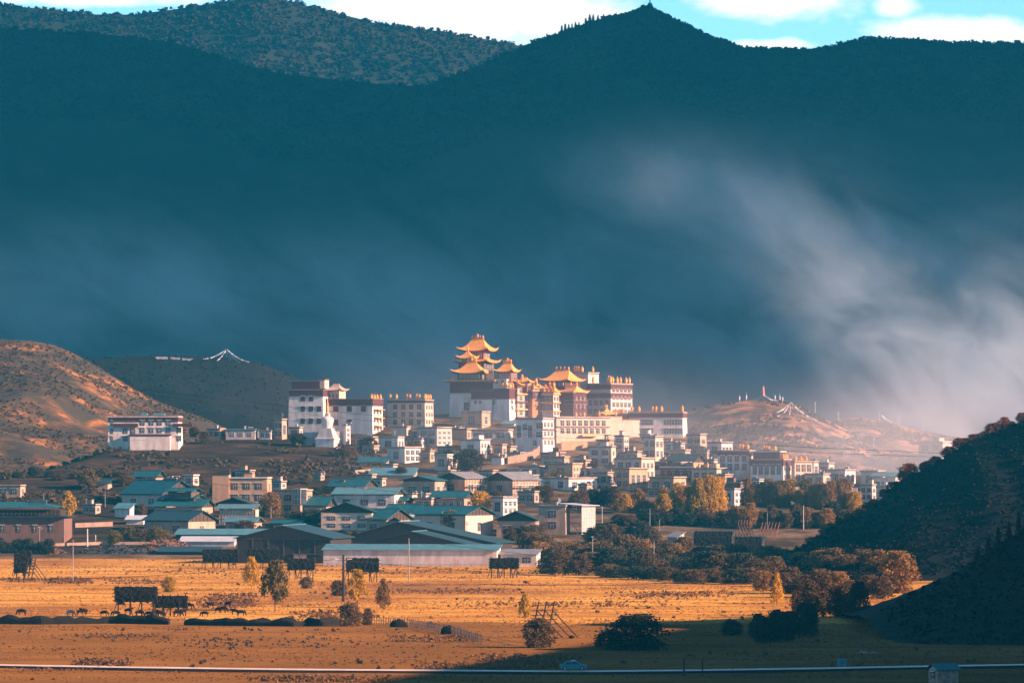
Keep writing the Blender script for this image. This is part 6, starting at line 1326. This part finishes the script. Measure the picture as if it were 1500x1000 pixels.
for (px, py, ps, face, lab) in [
 (32, 901, 'g', -1, 'dark horse grazing alone at far left of the herd'), (120 / 3.75 + 2 + 84, 901, 'g', 1, 'dark grazing horse left of the pale one'), (103, 902, 'p', 1, 'pale horse at the dark turf bank'),
 (123, 899, 's', -1, 'dark horse with raised head beside the pale one'), (152, 902, 'g', 1, 'dark horse grazing just left of the tall hay rack'), (177, 889, 'g', 1, 'dark horse standing under the tall hay rack behind its legs'),
 (170, 903, 'g', -1, 'dark horse lying low at the tall hay rack left leg'), (188, 899, 's', 1, 'dark horse with raised head under the tall hay rack'), (204, 903, 'g', 1, 'dark horse grazing at the middle leg of the tall hay rack'),
 (219, 903, 'g', -1, 'dark horse grazing at the right leg of the tall hay rack'), (228, 902, 'g', 1, 'dark horse grazing where both big racks meet'), (236, 903, 'g', -1, 'dark horse grazing behind the gate below the racks'),
 (260, 903, 'g', 1, 'dark horse grazing under the lower big rack'), (268, 901, 's', 1, 'dark horse standing at the right leg of the lower big rack'), (277, 892, 'g', 1, 'dark horse right of the lower big rack, further back'),
 (300, 903, 'g', -1, 'dark horse grazing alone right of the lower big rack'), (308, 890, 's', -1, 'small dark horse far back, right of the racks'), (320, 897, 's', 1, 'left one of a close pair of dark horses at right'),
 (326, 897, 'g', 1, 'right one of a close pair of dark horses at right'), (334, 889, 's', 1, 'dark horse at the brown scrub left of the biggest field tree'), (344, 900, 's', -1, 'brownish horse left of the rightmost grazing one'), (353, 902, 'g', 1, 'rightmost dark horse of the herd')]:
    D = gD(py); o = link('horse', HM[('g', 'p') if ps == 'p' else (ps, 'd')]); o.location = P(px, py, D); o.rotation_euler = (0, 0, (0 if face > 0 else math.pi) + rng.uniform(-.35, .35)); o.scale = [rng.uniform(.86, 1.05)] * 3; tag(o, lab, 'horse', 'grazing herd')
# clods of dung spread over the near field
vs = []; q = random.Random(3); bm_ = MB()
bm_.lathe([(.3, -.1), (.36, .08), (.26, .26), (.1, .36), (.02, .4)], (0, 0, 0), 7); bm_.v = [(a * q.uniform(.8, 1.25), b_ * q.uniform(.8, 1.25), c_ * q.uniform(.85, 1.2)) for a, b_, c_ in bm_.v]
o0 = bm_.build('dung_heap', M['dung']); md = o0.data; bpy.data.objects.remove(o0)
k = 0
while k < 110:
    px = rng.gauss(440, 90) if rng.random() < .6 else rng.gauss(330, 45); py = rng.gauss(941, 6.5)
    if not (250 < px < 640 and 926 < py < 966): continue
    o = link('dung_heap', md); D = gD(py); o.location = P(px, py, D); sc = rng.uniform(.45, .85); o.scale = (sc, sc, sc * rng.uniform(.9, 1.3)); o.rotation_euler = (0, 0, rng.uniform(0, 6)); tag(o, 'small dark dung heap scattered over the near orange field', 'dung heap', 'dung heaps on the near field'); k += 1

# ---------------------------------------------------------------- turf bank, fences, hay bundles
def turf_bank(pts, h, w, label, gate=None):
    cs = [P(px, py, gD(py)) for px, py in pts]; o0 = cs[0].copy(); b = MB(); K = 6; prev = None
    dense = []
    for a, d in zip(cs, cs[1:]):
        n = max(2, int((d - a).length / 1.2)); dense += [a + (d - a) * i / n for i in range(n)]
    dense.append(cs[-1])
    for i, p in enumerate(dense):
        hh = h * (.85 + .35 * fbm(p.x * .3, p.y * .2, 2)); ring = []
        for j in range(K + 1):
            an = math.pi * j / K; ring.append((p.x - o0.x + rng.uniform(-.1, .1), p.y - o0.y - w * math.cos(an), -.3 + hh * math.sin(an) ** .6 + rng.uniform(-.08, .08)))
        st = len(b.v); b.v += ring
        if i:
            for j in range(K): b.f.append((st - K - 1 + j, st + j, st + j + 1, st - K + j)); b.m.append(0)
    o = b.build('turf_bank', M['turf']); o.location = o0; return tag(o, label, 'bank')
turf_bank([(-60, 913), (60, 914), (160, 913), (248, 914)], 2.3, 1.1, 'long dark turf bank below the grazing horses')
turf_bank([(270, 915), (340, 916), (430, 917), (500, 915)], 2.1, 1.1, 'dark turf bank right of the small gate, ending at the twiggy bush')
o = thing('field_gate', 'pale wooden field gate in the gap of the dark turf bank', 'gate', P(259, 914, gD(914)))
for x in (-1.7, 1.7): b = MB(); b.tube([(x, 0, -.3), (x, 0, 1.5)], .1, 5); b.build('gate_post', M['timber'], o)
for z in (.35, .75, 1.15): b = MB(); b.box(-1.7, 1.7, -.04, .04, z - .07, z + .07); b.build('gate_rail', M['timber'], o)
def fence(pts, h, label, gap=1.5, rails=2, m='timber', r=.07):
    cs = [P(px, py, gD(py)) for px, py in pts]; o = thing('fence', label, 'fence', cs[0]); L_ = 0; posts = []
    for a, d in zip(cs, cs[1:]):
        n = max(1, int((d - a).length / gap)); posts += [a + (d - a) * i / n for i in range(n)]
    posts.append(cs[-1])
    b = MB(); b.tube([(0, 0, -.3), (rng.uniform(-.05, .05), 0, h)], r, 5); p0 = b.build('post', M[m]); me = p0.data; bpy.data.objects.remove(p0)
    for p in posts[:100]: q = link('post', me, o); q.location = p - cs[0]; q.scale = (1, 1, rng.uniform(.8, 1.15)); q.rotation_euler = (rng.uniform(-.06, .06), rng.uniform(-.06, .06), 0)
    for i in range(rails): z = h * (.4 + .4 * i); b = MB(); b.tube([p - cs[0] + Vector((0, 0, z)) for p in posts], .035, 4); b.build('rail', M[m], o)
fence([(545, 913), (600, 917), (660, 928), (700, 940), (745, 949), (772, 953)], 1.7, 'weathered picket fence curving down to the grey-brown bush', 1.1, r=.09)
fence([(110, 833), (200, 832), (300, 834)], 1.0, 'thin wire fence along the upper field at left', 3.5)
fence([(480, 829), (600, 830), (720, 830)], 1.1, 'thin fence along the foot of the very long white shed', 3)
for (px, py, w, h, lab) in ((584, 918, 28, 12, 'largest dark hay bundle leaning on the picket fence'), (631, 919, 13, 10, 'small round dark hay bundle behind the picket fence'), (658, 928, 27, 13, 'long dark hay bundle behind the lower picket fence'), (420, 912, 34, 9, 'dark low hay bundle on the turf bank below the biggest field tree'), (385, 912, 28, 8, 'dark mound at the turf bank left of the biggest field tree')):
    D = gD(py); s = F / D; b = MB(); w_, h_ = w / s, h / s; K = 14; J = 6; vs = []
    for j in range(J + 1):
        for i in range(K): a = 6.283 * i / K; t = j / J; q_ = math.sqrt(max(0, 1 - t ** 2.6)); vs.append((w_ / 2 * q_ * math.cos(a) * rng.uniform(.9, 1.08), min(w_ / 2, 1.3) * q_ * math.sin(a) * rng.uniform(.9, 1.1), -.2 + (h_ + .2) * t * rng.uniform(.94, 1.05)))
    b.add(vs, [(j * K + i, j * K + (i + 1) % K, (j + 1) * K + (i + 1) % K, (j + 1) * K + i) for j in range(J) for i in range(K)])
    o = b.build('hay_bundle', M['hay']); o.location = P(px, py, D); tag(o, lab, 'hay bundle', 'hay bundles by the fence')
# ditch in the far field: a low dark turf lip
turf_bank([(575, 857), (700, 856), (900, 857), (1010, 853)], .5, 1.0, 'thin dark turf lip crossing the upper orange field')

# ---------------------------------------------------------------- car, road sign, roadside hut
py = 985.5; D = road_y(840); cz = .6; o = thing('parked_car', 'turquoise car standing on the pale road at the edge of the shade', 'car', ((840 - 750) / F * D, D, cz + .006))
prof = [(-2.2, .55), (-2.15, .85), (-1.75, .95), (-1.15, 1.42), (-.2, 1.5), (.55, 1.42), (1.15, 1.0), (1.95, .86), (2.2, .7), (2.2, .4), (2.05, .3), (-2.1, .3)]
b = MB(); n = len(prof); hw = lambda z: .86 - max(0, z - .9) * .32
b.add([(x, -hw(z), z) for x, z in prof] + [(x, hw(z), z) for x, z in prof], [tuple(range(n)), tuple(range(n, 2 * n))[::-1]] + [(i, n + i, n + (i + 1) % n, (i + 1) % n) for i in range(n)]); b.build('body', M['carpaint'], o)
for sg in (-1, 1):
    b = MB(); y = sg * .87
    for pl in ([(-1.5, .98), (-1.08, 1.34), (-.35, 1.4), (-.35, .98)], [(-.25, .98), (-.25, 1.4), (.5, 1.33), (.98, .98)]): b.add([(x, y - sg * max(0, z - .9) * .32 + sg * .004, z) for x, z in pl], [(0, 1, 2, 3)])
    b.build('side_window', M['glass'], o)
    for x in (-1.35, 1.35):
        w = MB(); w.tube([(x, sg * .7, .32), (x, sg * .9, .32)], .33, 12); w_ = w.build('wheel', M['rubber'], o); w = MB(); w.tube([(x, sg * .88, .32), (x, sg * .91, .32)], .19, 10); w.build('rim', M['metal'], w_)
    b = MB(); b.box(2.1, 2.22, sg * .6 - .18, sg * .6 + .18, .62, .78); b.build('headlight', M['trim'], o)
b = MB(); b.box(-.35, .35, -.5, .5, 1.505, 1.6, .1); b.build('roof_sign', M['trim'], o)
o = thing('road_sign', 'small blue road sign on a post in the shaded meadow', 'sign', P(1233, 979, gD(979)))
for x in (-.5, .5): b = MB(); b.tube([(x, 0, -.4), (x, 0, .9)], .05, 5); b.build('post', M['metal'], o)
b = MB(); b.box(-.75, .75, -.06, -.0, .62, 1.65); b.build('panel', M['bluesign'], o)
b = MB(); b.box(-.1, .0, -.075, -.062, .75, 1.5); b.box(.3, .4, -.075, -.062, .75, 1.5); b.build('panel_marking', M['dark'], o)
o = thing('roadside_hut', 'small stone hut with teal roof beside the shaded road', 'hut', P(1382, 1000, F * H / (1000 - YH)))
k = Blk(1360, 1374, 1404, 1000, 981, F * H / (1000 - YH), root=o, ang=58); k.walls('stone', taper=.0)
b = k.mb(); z = k.h; o_ = .4; m_ = -k.w / 2
b.add([(-k.w - o_, -o_, z - .05), (m_, -o_, z + .85), (o_, -o_, z - .05), (-k.w - o_, k.d + o_, z - .05), (m_, k.d + o_, z + .85), (o_, k.d + o_, z - .05), (-k.w - o_, -o_, z + .05), (m_, -o_, z + .97), (o_, -o_, z + .05), (-k.w - o_, k.d + o_, z + .05), (m_, k.d + o_, z + .97), (o_, k.d + o_, z + .05)],
      [(6, 7, 10, 9), (7, 8, 11, 10), (0, 3, 4, 1), (1, 4, 5, 2), (0, 1, 7, 6), (1, 2, 8, 7), (3, 9, 10, 4), (4, 10, 11, 5), (0, 6, 9, 3), (2, 5, 11, 8)]); b.build('roof', M['teal'], o)
g = k.mb(); g.add([(-k.w, .02, z - .01), (0, .02, z - .01), (m_, .02, z + .75)], [(0, 1, 2)]); g.build('gable_end', M['grey'], o); k.window('f', k.w * .5, k.h * .4, .8, .8)
b = MB(); 
for i in range(9): 
    tt = [Vector((rng.gauss(0, .4), rng.gauss(0, .3), abs(rng.gauss(0, .25)))) + Vector((rng.uniform(-2, 2), 0, 0)) for _ in range(4)]; b.add(tt, [(0, 1, 2), (0, 2, 3), (0, 3, 1), (1, 3, 2)])
o = b.build('stone_pile', M['grey']); o.location = P(1271, 957, gD(957)); tag(o, 'low grey stone pile on the shaded meadow', 'stone pile')
# ---------------------------------------------------------------- air: even haze, and drifting mist in front of the mountain
def volume_box(name, x0, x1, y0, y1, z0, z1):
    b = MB(); c = ((x0 + x1) / 2, (y0 + y1) / 2, (z0 + z1) / 2); b.box(x0, x1, y0, y1, z0, z1)
    m = bpy.data.materials.new(name + '_air'); m.use_nodes = True; t = m.node_tree; t.nodes.clear()
    v = t.nodes.new('ShaderNodeVolumePrincipled'); o = t.nodes.new('ShaderNodeOutputMaterial'); t.links.new(v.outputs[0], o.inputs['Volume'])
    ob = b.build(name, m, origin=c); ob.location = c; structure(ob, 'stuff'); ob.display_type = 'BOUNDS'
    return ob, t, v
hz, t, v = volume_box('haze', -7600, 7600, -1000, 8600, -9, 1560)
v.inputs['Color'].default_value = (.02, .48, .78, 1); v.inputs['Density'].default_value = .58e-4; v.inputs['Anisotropy'].default_value = .1
def drift(name, box, puffs, dens, col, rot, sc, thr, soft=0.0):
    x0, x1, y0, y1, z0, z1 = box; ms, t, v = volume_box(name, *box); L = t.links.new; Dm = (y0 + y1) / 2
    def vm(op, a, b=None, clamp=False):
        n = t.nodes.new('ShaderNodeMath'); n.operation = op; n.use_clamp = clamp
        for i, q in enumerate((a, b)):
            if q is None: continue
            if isinstance(q, (int, float)): n.inputs[i].default_value = q
            else: L(q, n.inputs[i])
        return n.outputs[0]
    tc = t.nodes.new('ShaderNodeTexCoord'); sp = t.nodes.new('ShaderNodeSeparateXYZ'); L(tc.outputs['Object'], sp.inputs[0])
    X, Y, Z = sp.outputs                                   # metres from the middle of the box
    mp = t.nodes.new('ShaderNodeMapping'); mp.inputs['Rotation'].default_value = (0, R(rot), 0); L(tc.outputs['Object'], mp.inputs[0]); m2 = t.nodes.new('ShaderNodeMapping'); m2.inputs['Scale'].default_value = sc; L(mp.outputs[0], m2.inputs[0]); mp = m2
    nz = t.nodes.new('ShaderNodeTexNoise'); nz.inputs['Scale'].default_value = 1; nz.inputs['Detail'].default_value = 6; nz.inputs['Roughness'].default_value = .66; nz.inputs['Distortion'].default_value = .5
    L(mp.outputs[0], nz.inputs['Vector']); puff = vm('MULTIPLY', vm('SUBTRACT', nz.outputs[0], thr), 2.6, True); puff = vm('ADD', vm('MULTIPLY', puff, 1 - soft), soft); tot = None
    for (px, py, wx, wz, amp) in puffs:
        cx, cz = (px - 750) / F * Dm - (x0 + x1) / 2, H - (py - YH) / F * Dm - (z0 + z1) / 2
        e = vm('ADD', vm('POWER', vm('DIVIDE', vm('SUBTRACT', X, cx), wx / F * Dm), 2), vm('POWER', vm('DIVIDE', vm('SUBTRACT', Z, cz), wz / F * Dm), 2))
        g = vm('MULTIPLY', vm('POWER', 2.718, vm('MULTIPLY', e, -1)), amp); tot = g if tot is None else vm('ADD', tot, g)
    edge = vm('SUBTRACT', 1, vm('POWER', vm('DIVIDE', Y, (y1 - y0) / 2), 4), True)
    for q, a, b in ((X, x0, x1), (Z, z0, z1)): edge = vm('MULTIPLY', edge, vm('SUBTRACT', 1, vm('POWER', vm('ABSOLUTE', vm('DIVIDE', q, (b - a) / 2)), 8), True))
    L(vm('MULTIPLY', vm('MULTIPLY', tot, puff), vm('MULTIPLY', edge, dens)), v.inputs['Density']); v.inputs['Color'].default_value = col; v.inputs['Anisotropy'].default_value = .15
drift('mist', (-780, 780, 3000, 3260, -60, 330), ((260, 425, 400, 85, .62), (60, 440, 180, 90, .4), (500, 540, 420, 90, .45), (650, 480, 300, 110, .4), (930, 450, 280, 150, .45), (1180, 420, 140, 140, .8), (960, 265, 130, 60, .6), (1100, 350, 120, 80, .7),
      (1400, 480, 200, 160, 1.1)), 7.5e-3, (.93, .90, .86, 1), -24, (.010, .003, .021), .38, .16)
drift('smoke', (-40, 460, 2640, 2860, 0, 300), ((1450, 600, 150, 70, 3.6), (1370, 560, 90, 60, 2.4), (1300, 500, 90, 80, 1.3), (1230, 420, 80, 90, .6), (1130, 330, 90, 70, .34), (1000, 260, 110, 50, .2), (1480, 500, 90, 110, 1.2)), 7.0e-3, (.76, .88, .97, 1), -36, (.016, .005, .032), .40, .05)
drift('village_smoke', (-260, 330, 1740, 2360, 8, 110), ((760, 600, 330, 70, .28), (950, 650, 260, 70, .5), (1130, 672, 150, 45, .8), (1345, 645, 125, 75, 3.4), (600, 690, 260, 50, .12)), 1.1e-3, (.93, .93, .96, 1), -25, (.010, .004, .026), .27)
